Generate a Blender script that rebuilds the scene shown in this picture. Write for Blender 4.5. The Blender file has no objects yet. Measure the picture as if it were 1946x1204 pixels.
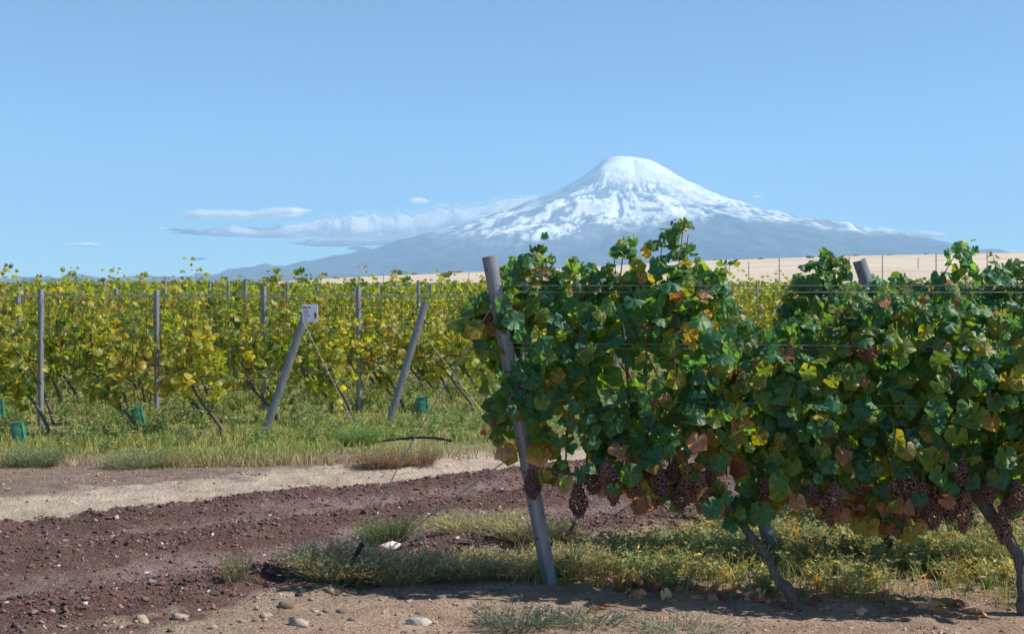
import bpy, math, random
import numpy as np
from mathutils import Matrix, Vector

R = math.radians
sc = bpy.context.scene
rng = np.random.default_rng(7)
random.seed(7)

# ---------------------------------------------------------------- camera
CAMH, F = 1.62, 2430.0            # eye height (m), focal length in photo pixels (1946 wide)
cd = bpy.data.cameras.new('camera')
cam = bpy.data.objects.new('camera', cd)
sc.collection.objects.link(cam)
cam.location = (0, 0, CAMH)
cam.rotation_euler = (R(90), 0, 0)
cd.sensor_width = 36.0
cd.lens = 36.0 * F / 1946
cd.shift_y = -54.0 / 1946
cd.clip_start = 0.1
cd.clip_end = 200000
cd.dof.use_dof = True
cd.dof.focus_distance = 7.2
cd.dof.aperture_fstop = 9.0
sc.camera = cam

# ---------------------------------------------------------------- light
SUN_AZ = 92.0                     # degrees to the right of the view direction
SUN_EL = 49.0
w = bpy.data.worlds.new('World'); sc.world = w
w.use_nodes = True
nt = w.node_tree
for n in list(nt.nodes): nt.nodes.remove(n)
out = nt.nodes.new('ShaderNodeOutputWorld')
bg = nt.nodes.new('ShaderNodeBackground')
sky = nt.nodes.new('ShaderNodeTexSky')
sky.sky_type = 'NISHITA'
sky.sun_disc = False
sky.sun_elevation = R(SUN_EL)
sky.sun_rotation = R(SUN_AZ)
sky.altitude = 1800
sky.air_density = 0.7
sky.dust_density = 0.6
sky.ozone_density = 4.0
bg.inputs['Strength'].default_value = 0.106
tint = nt.nodes.new('ShaderNodeMix'); tint.data_type = 'RGBA'; tint.blend_type = 'MULTIPLY'
tint.inputs[0].default_value = 1.0; tint.inputs[7].default_value = (0.76, 0.95, 0.91, 1)
nt.links.new(sky.outputs[0], tint.inputs[6])
nt.links.new(tint.outputs[2], bg.inputs[0])
nt.links.new(bg.outputs[0], out.inputs[0])

sd = bpy.data.lights.new('sun', 'SUN')
sd.energy = 4.6
sd.angle = R(0.53)
sd.color = (1.0, 0.945, 0.86)
sun = bpy.data.objects.new('sun', sd)
sc.collection.objects.link(sun)
sv = Vector((math.sin(R(SUN_AZ)) * math.cos(R(SUN_EL)), math.cos(R(SUN_AZ)) * math.cos(R(SUN_EL)), math.sin(R(SUN_EL))))
sun.rotation_euler = (-sv).to_track_quat('-Z', 'Y').to_euler()
sun.location = (0, 0, 30)

sc.view_settings.view_transform = 'Standard'
sc.view_settings.look = 'None'
sc.view_settings.exposure = 0.72
sc.view_settings.gamma = 1.0
sc.view_settings.use_curve_mapping = False
sc.cycles.volume_bounces = 2
sc.cycles.max_bounces = 12
sc.cycles.transmission_bounces = 6

# ---------------------------------------------------------------- helpers
COL = sc.collection

def W(px, py, d):
    """point at depth d seen at pixel (px, py) of the photograph"""
    return np.array([(px - 973.0) / F * d, d, CAMH - (py - 548.0) / F * d])

def tag(o, label=None, cat=None, group=None, kind=None):
    if label: o['label'] = label
    if cat: o['category'] = cat
    if group: o['group'] = group
    if kind: o['kind'] = kind
    return o

def empty(name, loc=(0, 0, 0), label=None, cat=None, group=None):
    o = bpy.data.objects.new(name, None)
    o.location = loc
    o.empty_display_size = 0.1
    COL.objects.link(o)
    return tag(o, label, cat, group)

def link(name, me, parent=None):
    o = bpy.data.objects.new(name, me)
    COL.objects.link(o)
    if parent: o.parent = parent
    return o

class Geo:
    """collects polygons (numpy) and makes one mesh"""
    def __init__(self):
        self.v = []; self.f = {}; self.n = 0; self.c = []; self.hasc = False
    def add(self, v, f, col=None):
        v = np.asarray(v, dtype=np.float64).reshape(-1, 3)
        f = np.asarray(f, dtype=np.int64)
        self.f.setdefault(f.shape[1], []).append(f + self.n)
        self.v.append(v)
        if col is not None:
            self.hasc = True
            col = np.asarray(col, dtype=np.float32)
            if col.ndim == 1: col = np.repeat(col[None], len(v), 0)
            self.c.append(col)
        elif self.hasc:
            self.c.append(np.ones((len(v), 3), dtype=np.float32))
        self.n += len(v)
    def mesh(self, name, mat=None, smooth=False, origin=(0, 0, 0)):
        v = np.concatenate(self.v) - np.asarray(origin)
        me = bpy.data.meshes.new(name)
        me.vertices.add(len(v))
        me.vertices.foreach_set('co', v.astype(np.float32).ravel())
        loops = []; tot = []
        for k, fl in self.f.items():
            a = np.concatenate(fl)
            loops.append(a.ravel()); tot.append(np.full(len(a), k))
        loops = np.concatenate(loops); tot = np.concatenate(tot)
        starts = np.concatenate([[0], np.cumsum(tot)[:-1]])
        me.loops.add(len(loops))
        me.polygons.add(len(tot))
        me.polygons.foreach_set('loop_start', starts.astype(np.int32))
        me.loops.foreach_set('vertex_index', loops.astype(np.int32))
        if smooth: me.polygons.foreach_set('use_smooth', np.ones(len(tot), dtype=bool))
        me.update(calc_edges=True)
        if self.hasc:
            at = me.color_attributes.new('tint', 'FLOAT_COLOR', 'POINT')
            c = np.concatenate(self.c)
            at.data.foreach_set('color', np.concatenate([c, np.ones((len(c), 1))], 1).astype(np.float32).ravel())
        if mat: me.materials.append(mat)
        return me

# value noise --------------------------------------------------------
_P = rng.random((256, 256))
def vnoise(x, y, seed=0):
    x = np.asarray(x, float) + seed * 17.31; y = np.asarray(y, float) + seed * 9.77
    xi = np.floor(x).astype(int); yi = np.floor(y).astype(int)
    fx = x - xi; fy = y - yi
    fx = fx * fx * (3 - 2 * fx); fy = fy * fy * (3 - 2 * fy)
    a = _P[xi & 255, yi & 255]; b = _P[(xi + 1) & 255, yi & 255]
    c = _P[xi & 255, (yi + 1) & 255]; d = _P[(xi + 1) & 255, (yi + 1) & 255]
    return (a * (1 - fx) + b * fx) * (1 - fy) + (c * (1 - fx) + d * fx) * fy
def fbm(x, y, oct=4, seed=0, gain=0.5):
    s = 0; a = 1; t = 0
    x = np.asarray(x, float); y = np.asarray(y, float)
    for o in range(oct):
        s = s + a * vnoise(x * 2 ** o, y * 2 ** o, seed + o * 3); t += a; a *= gain
    return s / t
def sstep(a, b, x):
    t = np.clip((np.asarray(x, float) - a) / (b - a), 0, 1)
    return t * t * (3 - 2 * t)

def tube(geo, pts, rad, seg=8, bumps=0.0, col=None, cap=True):
    pts = np.asarray(pts, float); n = len(pts)
    rad = np.broadcast_to(np.asarray(rad, float), (n,))
    tan = np.gradient(pts, axis=0)
    tan /= np.linalg.norm(tan, axis=1)[:, None] + 1e-9
    up = np.array([0.0, 0.0, 1.0]) if abs(tan[0, 2]) < 0.9 else np.array([0.0, 1.0, 0.0])
    V = []
    a = np.arange(seg) / seg * 2 * np.pi
    for i in range(n):
        s = np.cross(tan[i], up); s /= np.linalg.norm(s) + 1e-9
        t = np.cross(s, tan[i])
        r = rad[i] * (1 + bumps * (2 * vnoise(np.arange(seg) * 1.7, np.full(seg, i * 0.9 + pts[0, 0] * 31)) - 1))
        V.append(pts[i] + (np.cos(a) * r)[:, None] * s + (np.sin(a) * r)[:, None] * t)
    V = np.concatenate(V)
    i = np.arange(n - 1)[:, None] * seg; j = np.arange(seg)[None]
    j2 = (j + 1) % seg
    Fq = np.stack([i + j, i + j2, i + seg + j2, i + seg + j], -1).reshape(-1, 4)
    geo.add(V, Fq, col)
    if cap:
        for k, row in ((0, pts[0]), (n - 1, pts[-1])):
            vv = np.concatenate([V[k * seg:(k + 1) * seg], row[None]])
            jj = np.arange(seg)
            geo.add(vv, np.stack([jj, (jj + 1) % seg, np.full(seg, seg)], -1), col)

def smooth_path(pts, n):
    """Catmull-Rom through pts"""
    pts = np.asarray(pts, float)
    P = np.concatenate([[2 * pts[0] - pts[1]], pts, [2 * pts[-1] - pts[-2]]])
    o = []
    m = len(pts) - 1
    for u in np.linspace(0, m - 1e-6, n):
        i = int(u); t = u - i
        p0, p1, p2, p3 = P[i], P[i + 1], P[i + 2], P[i + 3]
        o.append(0.5 * (2 * p1 + (p2 - p0) * t + (2 * p0 - 5 * p1 + 4 * p2 - p3) * t * t + (3 * p1 - p0 - 3 * p2 + p3) * t ** 3))
    return np.array(o)

# ---------------------------------------------------------------- materials
def newmat(name):
    m = bpy.data.materials.new(name); m.use_nodes = True
    t = m.node_tree
    for n in list(t.nodes): t.nodes.remove(n)
    o = t.nodes.new('ShaderNodeOutputMaterial')
    return m, t, o
def N(t, kind, **kw):
    n = t.nodes.new(kind)
    for k, v in kw.items():
        if k in n.inputs: n.inputs[k].default_value = v
        else: setattr(n, k, v)
    return n
def mixc(t, fac, a, b, mode='MIX'):
    n = t.nodes.new('ShaderNodeMix'); n.data_type = 'RGBA'; n.blend_type = mode
    for s, v in ((n.inputs[0], fac), (n.inputs[6], a), (n.inputs[7], b)):
        if hasattr(v, 'links') or hasattr(v, 'is_output'): t.links.new(v, s)
        elif isinstance(v, (int, float)): s.default_value = v
        else: s.default_value = (*v, 1)
    return n.outputs[2]
def maprange(t, v, a, b, c=0.0, d=1.0):
    n = t.nodes.new('ShaderNodeMapRange')
    t.links.new(v, n.inputs[0])
    for i, x in enumerate((a, b, c, d)): n.inputs[i + 1].default_value = x
    return n.outputs[0]
def noise(t, scale, detail=4, vec=None, rough=0.5):
    n = t.nodes.new('ShaderNodeTexNoise')
    n.inputs['Scale'].default_value = scale; n.inputs['Detail'].default_value = detail
    n.inputs['Roughness'].default_value = rough
    if vec is None:
        g = t.nodes.new('ShaderNodeNewGeometry'); vec = g.outputs['Position']
    t.links.new(vec, n.inputs['Vector'])
    return n.outputs['Fac']
def bump(t, h, strength, dist):
    b = t.nodes.new('ShaderNodeBump')
    b.inputs['Strength'].default_value = strength; b.inputs['Distance'].default_value = dist
    t.links.new(h, b.inputs['Height'])
    return b.outputs[0]

def leaf_material(name, source, trans=0.5, rough=0.45, boost=(2.25, 2.1, 0.55), spec=0.5):
    m, t, o = newmat(name)
    if source == 'object':
        col = t.nodes.new('ShaderNodeObjectInfo').outputs['Color']
    else:
        a = t.nodes.new('ShaderNodeAttribute'); a.attribute_name = 'tint'; col = a.outputs['Color']
    nz = noise(t, 38, 3)
    v = maprange(t, nz, 0.3, 0.7, 0.72, 1.32)
    vm = t.nodes.new('ShaderNodeVectorMath'); vm.operation = 'SCALE'
    t.links.new(col, vm.inputs[0]); t.links.new(v, vm.inputs['Scale'])
    c1 = vm.outputs[0]
    if source == 'object':                      # veins and a slightly dry rim, from the leaf's own radius
        a = t.nodes.new('ShaderNodeAttribute'); a.attribute_name = 'tint'
        sp = t.nodes.new('ShaderNodeSeparateColor'); t.links.new(a.outputs['Color'], sp.inputs[0])
        rim = maprange(t, sp.outputs[0], 0.75, 1.05, 0.0, 0.35)
        c1 = mixc(t, rim, c1, mixc(t, 1.0, c1, (2.6, 1.5, 0.8), 'MULTIPLY'))
        vein = maprange(t, sp.outputs[1], 0.5, 1.0, 0.0, 0.16)
        c1 = mixc(t, vein, c1, mixc(t, 1.0, c1, (1.8, 1.5, 1.2), 'MULTIPLY'))
    tc = mixc(t, 1.0, c1, boost, 'MULTIPLY')
    p = N(t, 'ShaderNodeBsdfPrincipled', Roughness=rough)
    p.inputs['Specular IOR Level'].default_value = spec
    t.links.new(c1, p.inputs['Base Color'])
    bn = bump(t, noise(t, 110, 3), 0.35, 0.004)
    t.links.new(bn, p.inputs['Normal'])
    tr = N(t, 'ShaderNodeBsdfTranslucent'); t.links.new(tc, tr.inputs[0])
    mx = N(t, 'ShaderNodeMixShader'); mx.inputs[0].default_value = trans
    t.links.new(p.outputs[0], mx.inputs[1]); t.links.new(tr.outputs[0], mx.inputs[2])
    t.links.new(mx.outputs[0], o.inputs[0])
    return m

def plain(name, col, rough=0.7, metal=0.0, var=0.25, scale=20, bmp=0.3, bdist=0.004, stretch=None, spec=0.4):
    m, t, o = newmat(name)
    tc = t.nodes.new('ShaderNodeTexCoord'); vec = tc.outputs['Object']
    if stretch:
        mp = t.nodes.new('ShaderNodeMapping'); mp.inputs['Scale'].default_value = stretch
        t.links.new(vec, mp.inputs[0]); vec = mp.outputs[0]
    nz = noise(t, scale, 5, vec, 0.6)
    lo = tuple(c * (1 - var) for c in col); hi = tuple(min(1, c * (1 + var)) for c in col)
    c = mixc(t, maprange(t, nz, 0.3, 0.7), lo, hi)
    p = N(t, 'ShaderNodeBsdfPrincipled', Roughness=rough, Metallic=metal)
    p.inputs['Specular IOR Level'].default_value = spec
    t.links.new(c, p.inputs['Base Color'])
    if bmp: t.links.new(bump(t, nz, bmp, bdist), p.inputs['Normal'])
    t.links.new(p.outputs[0], o.inputs[0])
    return m

def tinted(name, rough=0.9, trans=0.0, scale=60, var=0.3, bmp=0.4, bdist=0.01, spec=0.3):
    m, t, o = newmat(name)
    a = t.nodes.new('ShaderNodeAttribute'); a.attribute_name = 'tint'
    nz = noise(t, scale, 4)
    vm = t.nodes.new('ShaderNodeVectorMath'); vm.operation = 'SCALE'
    t.links.new(a.outputs['Color'], vm.inputs[0]); t.links.new(maprange(t, nz, 0.3, 0.7, 1 - var, 1 + var), vm.inputs['Scale'])
    p = N(t, 'ShaderNodeBsdfPrincipled', Roughness=rough)
    p.inputs['Specular IOR Level'].default_value = spec
    t.links.new(vm.outputs[0], p.inputs['Base Color'])
    if bmp: t.links.new(bump(t, nz, bmp, bdist), p.inputs['Normal'])
    sh = p.outputs[0]
    if trans:
        tr = N(t, 'ShaderNodeBsdfTranslucent'); t.links.new(vm.outputs[0], tr.inputs[0])
        mx = N(t, 'ShaderNodeMixShader'); mx.inputs[0].default_value = trans
        t.links.new(sh, mx.inputs[1]); t.links.new(tr.outputs[0], mx.inputs[2]); sh = mx.outputs[0]
    t.links.new(sh, o.inputs[0])
    return m

M = {}
M['leaf'] = leaf_material('vine_leaf', 'object')
M['leafmass'] = leaf_material('vine_foliage', 'tint')
M['bark'] = plain('vine_bark', (0.15, 0.12, 0.10), 0.9, var=0.5, scale=14, bmp=1.0, bdist=0.02, stretch=(6, 6, 0.7))
M['cane'] = plain('vine_cane', (0.13, 0.06, 0.035), 0.6, var=0.3, scale=30, bmp=0.2)
M['steel'] = plain('galvanised_steel', (0.28, 0.29, 0.31), 0.5, metal=0.45, var=0.22, scale=9, bmp=0.15, bdist=0.002, stretch=(3, 3, 0.6))
M['hole'] = plain('dark_recess', (0.012, 0.012, 0.013), 0.9, bmp=0)
M['wire'] = plain('steel_wire', (0.30, 0.30, 0.31), 0.45, metal=0.6, var=0.1, bmp=0)
M['black'] = plain('black_plastic', (0.012, 0.012, 0.013), 0.45, var=0.2, bmp=0.1)
M['berry'] = plain('grape_skin', (0.23, 0.105, 0.082), 0.4, var=0.45, scale=22, bmp=0.05)
M['rust'] = plain('rusty_wire', (0.16, 0.10, 0.07), 0.8, var=0.3, bmp=0)
M['blade'] = tinted('grass_blade', 0.6, 0.4, 30, 0.2, 0)
M['stone'] = tinted('stone', 0.92, 0, 45, 0.3, 0.7, 0.01)

m, t, o = newmat('grape_skin')
oi = t.nodes.new('ShaderNodeObjectInfo')
nz = noise(t, 60, 2)
c = mixc(t, oi.outputs['Random'], (0.15, 0.068, 0.052), (0.36, 0.17, 0.10))
c = mixc(t, maprange(t, nz, 0.4, 0.65, 0, 0.7), c, (0.20, 0.11, 0.11))
p = N(t, 'ShaderNodeBsdfPrincipled', Roughness=0.38); t.links.new(c, p.inputs['Base Color'])
p.inputs['Coat Weight'].default_value = 0.15
tr = N(t, 'ShaderNodeBsdfTranslucent'); t.links.new(mixc(t, 1.0, c, (1.8, 0.9, 0.5), 'MULTIPLY'), tr.inputs[0])
mx = N(t, 'ShaderNodeMixShader'); mx.inputs[0].default_value = 0.2
t.links.new(p.outputs[0], mx.inputs[1]); t.links.new(tr.outputs[0], mx.inputs[2]); t.links.new(mx.outputs[0], o.inputs[0])
M['berry'] = m

# tube guard: thin green plastic
m, t, o = newmat('green_guard_plastic')
nz = noise(t, 14, 3)
c = mixc(t, nz, (0.06, 0.26, 0.17), (0.13, 0.38, 0.26))
p = N(t, 'ShaderNodeBsdfPrincipled', Roughness=0.35); t.links.new(c, p.inputs['Base Color'])
tr = N(t, 'ShaderNodeBsdfTranslucent'); t.links.new(c, tr.inputs[0])
mx = N(t, 'ShaderNodeMixShader'); mx.inputs[0].default_value = 0.4
t.links.new(p.outputs[0], mx.inputs[1]); t.links.new(tr.outputs[0], mx.inputs[2]); t.links.new(mx.outputs[0], o.inputs[0])
M['guard'] = m

# ---------------------------------------------------------------- terrain
RV = lambda x, y: -0.605 * x + 0.796 * y       # distance across the track
RS = lambda x, y: 0.796 * x + 0.605 * y        # distance along the track

def gauss(x, c, s): return np.exp(-((x - c) / s) ** 2)

def ground_h(x, y):
    x = np.asarray(x, float); y = np.asarray(y, float)
    wob = 0.22 * (fbm(RS(x, y) * 0.35, RV(x, y) * 0.2, 3, 5) - 0.5)
    v = RV(x, y) + wob
    s = RS(x, y)
    near = 1 - sstep(26, 60, y)
    h = 0.05 * (fbm(x * 0.5, y * 0.5, 3, 1) - 0.5) * near
    road = sstep(5.7, 6.3, v) * (1 - sstep(10.2, 11.0, v))
    clod = fbm(x * 7, y * 7, 4, 9, 0.65) - 0.45
    berm = gauss(v, 6.45, 0.33) + 0.8 * gauss(v, 7.85, 0.28) + 0.9 * gauss(v, 8.85, 0.2)
    prof = 0.055 * berm - 0.035 * gauss(v, 7.15, 0.22) - 0.03 * gauss(v, 8.35, 0.2) - 0.02 * gauss(v, 9.6, 0.45)
    ruts = 0.013 * np.sin(v * 21 + 3 * fbm(s * 0.6, v, 2, 3)) * gauss(v, 9.6, 0.6)
    h = h + road * (prof + ruts + berm * clod * 0.11 + 0.028 * clod)
    h = h + (1 - road) * near * 0.030 * clod
    tread = gauss(v, 7.15, 0.2) + gauss(v, 8.35, 0.2)
    h = h + tread * road * 0.012 * (fbm(s * 2.2, v * 11, 3, 44) - 0.5)
    h = h - 0.02 * near * (1 - sstep(0, 2, np.abs(v - 12.5)))
    far = sstep(2000, 9000, y)
    h = h + 10 * far * (fbm(x / 3000.0, y / 3000.0, 3, 2) - 0.5)
    return h

def gh(x, y): return float(ground_h(np.array([x]), np.array([y]))[0])

C_TAN = np.array([0.52, 0.42, 0.33]); C_BROWN = np.array([0.28, 0.205, 0.165]); C_RED = np.array([0.165, 0.098, 0.084])
C_MAUVE = np.array([0.31, 0.23, 0.21]); C_STONY = np.array([0.40, 0.30, 0.22]); C_SOIL = np.array([0.30, 0.28, 0.13])
C_FARG = np.array([0.17, 0.17, 0.07])

def ground_col(x, y):
    wob = 0.3 * (fbm(RS(x, y) * 0.6, RV(x, y) * 1.2, 4, 5) - 0.5) + 0.75 * (fbm(x * 3, y * 3, 4, 8, 0.65) - 0.5)
    v = RV(x, y) + wob
    c = np.repeat(C_STONY[None], x.size, 0).reshape(x.shape + (3,))
    def lay(c, a, col): return c * (1 - a[..., None]) + col * a[..., None]
    c = lay(c, sstep(6.0, 6.25, v), C_RED)
    c = lay(c, sstep(6.85, 7.0, v) * (1 - sstep(7.3, 7.5, v)) * (0.25 + 0.8 * fbm(x * 4, y * 4, 3, 31)), C_MAUVE)
    c = lay(c, sstep(8.1, 8.3, v) * (1 - sstep(8.5, 8.7, v)) * (0.1 + 0.8 * fbm(x * 4, y * 4, 3, 32)), C_MAUVE)
    c = lay(c, sstep(9.0, 9.2, v), C_TAN)
    c = lay(c, sstep(10.1, 10.45, v) * (1 - sstep(-1.5, 0.5, x)) , C_BROWN)
    c = lay(c, sstep(12.2, 13.0, y) * sstep(10.0, 10.4, v), C_SOIL)
    # the near verge under the green rows
    verge = 1 - sstep(5.2, 5.8, v)
    c = lay(c, verge * 0.8, np.array([0.45, 0.31, 0.225]))
    # blotches
    b = fbm(x * 1.3, y * 1.3, 4, 12)
    c = c * (0.8 + 0.4 * b)[..., None]
    c = lay(c, sstep(22, 60, y), C_FARG)
    c = lay(c, sstep(500, 4000, y), np.array([0.33, 0.27, 0.2]))
    return c

def lines(a, b, step, far, n, growth=None):
    core = np.arange(a, b + 1e-6, step)
    g = np.geomspace(step, far, n)
    return core, g
ys = [5.0]
while ys[-1] < 27: ys.append(ys[-1] * 1.0036)
ys = np.array(ys)
ys = np.concatenate([[-60000, -5000, -500, -60, -10, 0, 2.5, 4.0], ys, np.geomspace(27.5, 45800, 56)])
core = np.arange(-8.5, 8.5, 0.03)
g = 8.6 + np.geomspace(0.1, 90000, 34)
xs = np.concatenate([-g[::-1], core, g])
X, Y = np.meshgrid(xs, ys)
Z = ground_h(X, Y)
nx, ny = len(xs), len(ys)
i = np.arange(ny - 1)[:, None] * nx; j = np.arange(nx - 1)[None]
gq = np.stack([i + j, i + j + 1, i + nx + j + 1, i + nx + j], -1).reshape(-1, 4)
G = Geo(); G.add(np.stack([X, Y, Z], -1), gq, ground_col(X, Y).reshape(-1, 3))

m, t, o = newmat('soil')
a = t.nodes.new('ShaderNodeAttribute'); a.attribute_name = 'tint'
n1 = noise(t, 5, 6, None, 0.65); n2 = noise(t, 60, 4, None, 0.7)
vo = t.nodes.new('ShaderNodeTexVoronoi'); vo.inputs['Scale'].default_value = 75
geo = t.nodes.new('ShaderNodeNewGeometry'); t.links.new(geo.outputs['Position'], vo.inputs['Vector'])
vm = t.nodes.new('ShaderNodeVectorMath'); vm.operation = 'SCALE'
t.links.new(a.outputs['Color'], vm.inputs[0]); t.links.new(maprange(t, n1, 0.3, 0.7, 0.66, 1.25), vm.inputs['Scale'])
vm2 = t.nodes.new('ShaderNodeVectorMath'); vm2.operation = 'SCALE'
t.links.new(vm.outputs[0], vm2.inputs[0]); t.links.new(maprange(t, n2, 0.3, 0.7, 0.6, 1.4), vm2.inputs['Scale'])
pale = maprange(t, vo.outputs['Color'], 0.88, 0.95, 0.0, 0.4)
c = mixc(t, pale, vm2.outputs[0], (0.42, 0.36, 0.32))
p = N(t, 'ShaderNodeBsdfPrincipled', Roughness=0.95); p.inputs['Specular IOR Level'].default_value = 0.15
t.links.new(c, p.inputs['Base Color'])
hsum = t.nodes.new('ShaderNodeMath'); hsum.operation = 'MULTIPLY_ADD'
n3 = noise(t, 17, 6, None, 0.72); t.links.new(n3, hsum.inputs[0]); hsum.inputs[1].default_value = 1.5; t.links.new(n2, hsum.inputs[2])
t.links.new(bump(t, hsum.outputs[0], 1.0, 0.035), p.inputs['Normal'])
t.links.new(p.outputs[0], o.inputs[0])
M['soil'] = m
ground = tag(link('ground', G.mesh('ground', m, smooth=True)), 'bare stony track and vineyard soil', kind='structure')

# pale hillside beyond the vineyard -----------------------------------
ridge_px = np.array([-3000, -600, 0, 130, 300, 430, 560, 700, 880, 1050, 1300, 1600, 1946, 2400, 4000])
ridge_py = np.array([543, 541, 541, 538, 543, 541, 533, 525, 518, 511, 497, 487, 480, 474, 470])
yy = np.concatenate([np.linspace(70, 820, 60), np.linspace(840, 2600, 24)])
uu = np.linspace(-1.3, 1.3, 320)                      # x / y, spreads with distance
U, YY = np.meshgrid(uu, yy)
XX = U * YY
pxr = 973 + F * U
zr = CAMH + (548 - np.interp(pxr, ridge_px, ridge_py)) / F * 800
t_ = np.clip((YY - 70) / 730, 0, 1)
ZZ = -1.0 + (zr + 1.0) * t_ ** 0.85
ZZ = ZZ - np.maximum(YY - 830, 0) * 0.012
ZZ += (fbm(XX / 40, YY / 40, 4, 6) - 0.5) * 2.0 * np.clip(t_ * 1.2, 0.1, 1) * np.clip(zr / 20, 0.15, 1) * 0.5
nx, ny = len(uu), len(yy)
i = np.arange(ny - 1)[:, None] * nx; j = np.arange(nx - 1)[None]
hq = np.stack([i + j, i + j + 1, i + nx + j + 1, i + nx + j], -1).reshape(-1, 4)
hc = np.array([0.50, 0.42, 0.33]) * (0.72 + 0.5 * fbm(XX / 60, YY / 9, 5, 3))[..., None]
G = Geo(); G.add(np.stack([XX, YY, ZZ], -1), hq, hc.reshape(-1, 3))
M['drysoil'] = tinted('dry_pale_soil', 0.95, 0, 0.12, 0.12, 0.5, 0.3)
tag(link('hill', G.mesh('hill', M['drysoil'], smooth=True)), 'pale bare hillside rising beyond the vineyard', kind='structure')
def hill_z(x, y):
    zr_ = CAMH + (548 - np.interp(973 + F * x / y, ridge_px, ridge_py)) / F * 800
    t1 = np.clip((y - 70) / 730, 0, 1)
    return -1.0 + (zr_ + 1.0) * t1 ** 0.85

# ---------------------------------------------------------------- the snow mountain
D = 42000.0
pk = np.array([1198, 297.0])
prof_px = np.array([-400, 200, 420, 450, 480, 520, 560, 600, 650, 700, 770, 850, 900, 970, 1040, 1085, 1110, 1130, 1145, 1165, 1180, 1198,
                    1222, 1240, 1265, 1310, 1340, 1370, 1420, 1470, 1530, 1600, 1680, 1750, 1830, 1946, 2100, 2600])
prof_py = np.array([547, 543, 529, 517, 515, 512, 508, 498, 489, 480, 458, 438, 418, 398, 373, 350, 334, 318, 305, 299, 298.5, 297,
                    301, 306, 320, 348, 363, 378, 395, 410, 425, 437, 452, 467, 485, 500, 515, 540])
def prof(px): return (548 - np.interp(px, prof_px, prof_py)) / F * D
r = np.concatenate([[0], np.geomspace(60, 24000, 300)])
ph = np.linspace(0, 2 * np.pi, 901)
RR, PH = np.meshgrid(r, ph)
x0 = (pk[0] - 973) / F * D
cx = np.cos(PH)
HL = prof(pk[0] - RR / D * F); HR = prof(pk[0] + RR / D * F)
wr = 0.5 + 0.5 * np.sign(cx) * np.abs(cx) ** 0.7
H = HL * (1 - wr) + HR * wr
H = H - 260 * np.exp(-((RR - 1500) / 900) ** 2) * (1 - np.abs(cx)) ** 2
# gullies that run down the slope, and a shoulder in front
amp = np.clip((RR - 1300) / 5500, 0, 1) * np.clip(H / 4300, 0, 1)
ang = PH * 13 + 5.5 * fbm(RR / 2600, PH * 4, 3, 2)
rid = np.abs(2 * vnoise(ang, RR / 3500 + 3, 4) - 1) * 0.6 + np.abs(2 * vnoise(ang * 2.7, RR / 1800, 6) - 1) * 0.35
xm = RR * np.cos(PH); ym = RR * np.sin(PH); ym = np.where(ym > 0, ym * 0.14, ym)
ruf = fbm(xm / 900, ym / 900, 5, 21, 0.55) - 0.5
fine = fbm(xm / 330, ym / 330, 4, 71, 0.6) - 0.5
side = 1 - 0.85 * np.abs(cx) ** 6
Hn = H - amp * 360 * (rid - 0.3) * side + (0.10 + 0.9 * np.clip((RR - 200) / 4000, 0, 1)) * (520 * ruf + 170 * fine) * (0.25 + 0.75 * side)
front = np.clip(-np.sin(PH), 0, 1)
Hn += 170 * np.exp(-((xm - 3400) / 1500) ** 2 - ((ym + 5600) / 1000) ** 2) + 260 * np.exp(-((xm + 1700) / 2600) ** 2 - ((ym + 4300) / 700) ** 2)
Hn += 330 * np.exp(-((xm + 700) / 1500) ** 2 - ((ym + 1600) / 700) ** 2) * (RR > 300)
# snow cover kept as a mask: down to an uneven line, broken by bare ridges and a painted-in shaded flank
VX = 973 + F * (xm + x0) / (ym + D); VY = 548 - F * Hn / (ym + D)
sl = np.interp(VX, [700, 850, 900, 1000, 1100, 1200, 1280, 1400, 1450, 1530, 1600, 1700], [436, 444, 450, 455, 450, 434, 418, 408, 416, 430, 438, 438])
warp = fbm(xm / 1300, ym / 1300, 3, 23) - 0.5
stre = fbm(PH * 34 + warp * 14, RR / 1700 + warp * 3, 4, 31)
br = fbm(xm / 420, ym / 420 + Hn / 500, 5, 41, 0.6)
snow = sstep(-0.35, 0.9, (sl - VY) / 20 + 2.6 * (stre - 0.5) + 2.2 * (br - 0.5) + 0.35)
low = sstep(335, 360, VY) * 0.75 + 0.25 * sstep(315, 330, VY)
bare = sstep(0.50, 0.56, 0.5 * br + 0.5 * stre + 0.3 * warp) * low * 0.9
bare *= 1 - 0.7 * sstep(1230, 1330, VX) * (1 - sstep(1500, 1600, VX)) * sstep(395, 380, VY)
left_shade = sstep(0, 14, np.interp(VY, [295, 305, 320, 345, 350, 372, 400], [1142, 1166, 1152, 1152, 1124, 1088, 1020]) - VX + 22 * (br - 0.5)) * (VY < 420)
bare = bare + 0.8 * left_shade * sstep(420, 360, VY)  # rock colour here also paints the shade on the summit's left flank
snow = snow * (1 - np.clip(bare, 0, 0.92))
rockc = np.array([0.085, 0.09, 0.10]) * (0.45 + 1.1 * fbm(PH * 22 + 3 * warp, RR / 2500, 4, 63))[..., None] * (0.8 + 0.4 * fbm(xm / 1500, ym / 1500, 4, 61))[..., None]
col = rockc * (1 - snow[..., None]) + np.array([0.92, 0.93, 0.94]) * snow[..., None]
nx, ny = len(r), len(ph)
i = np.arange(ny - 1)[:, None] * nx; j = np.arange(nx - 1)[None]
mq = np.stack([i + j, i + j + 1, i + nx + j + 1, i + nx + j], -1).reshape(-1, 4)
Hn = np.maximum(Hn, -5)
G = Geo(); G.add(np.stack([xm + x0, ym + D, Hn], -1), mq, col.reshape(-1, 3))
M['mountain'] = tinted('snow_and_rock', 0.85, 0, 0.004, 0.05, 0.6, 60, spec=0.1)
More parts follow.
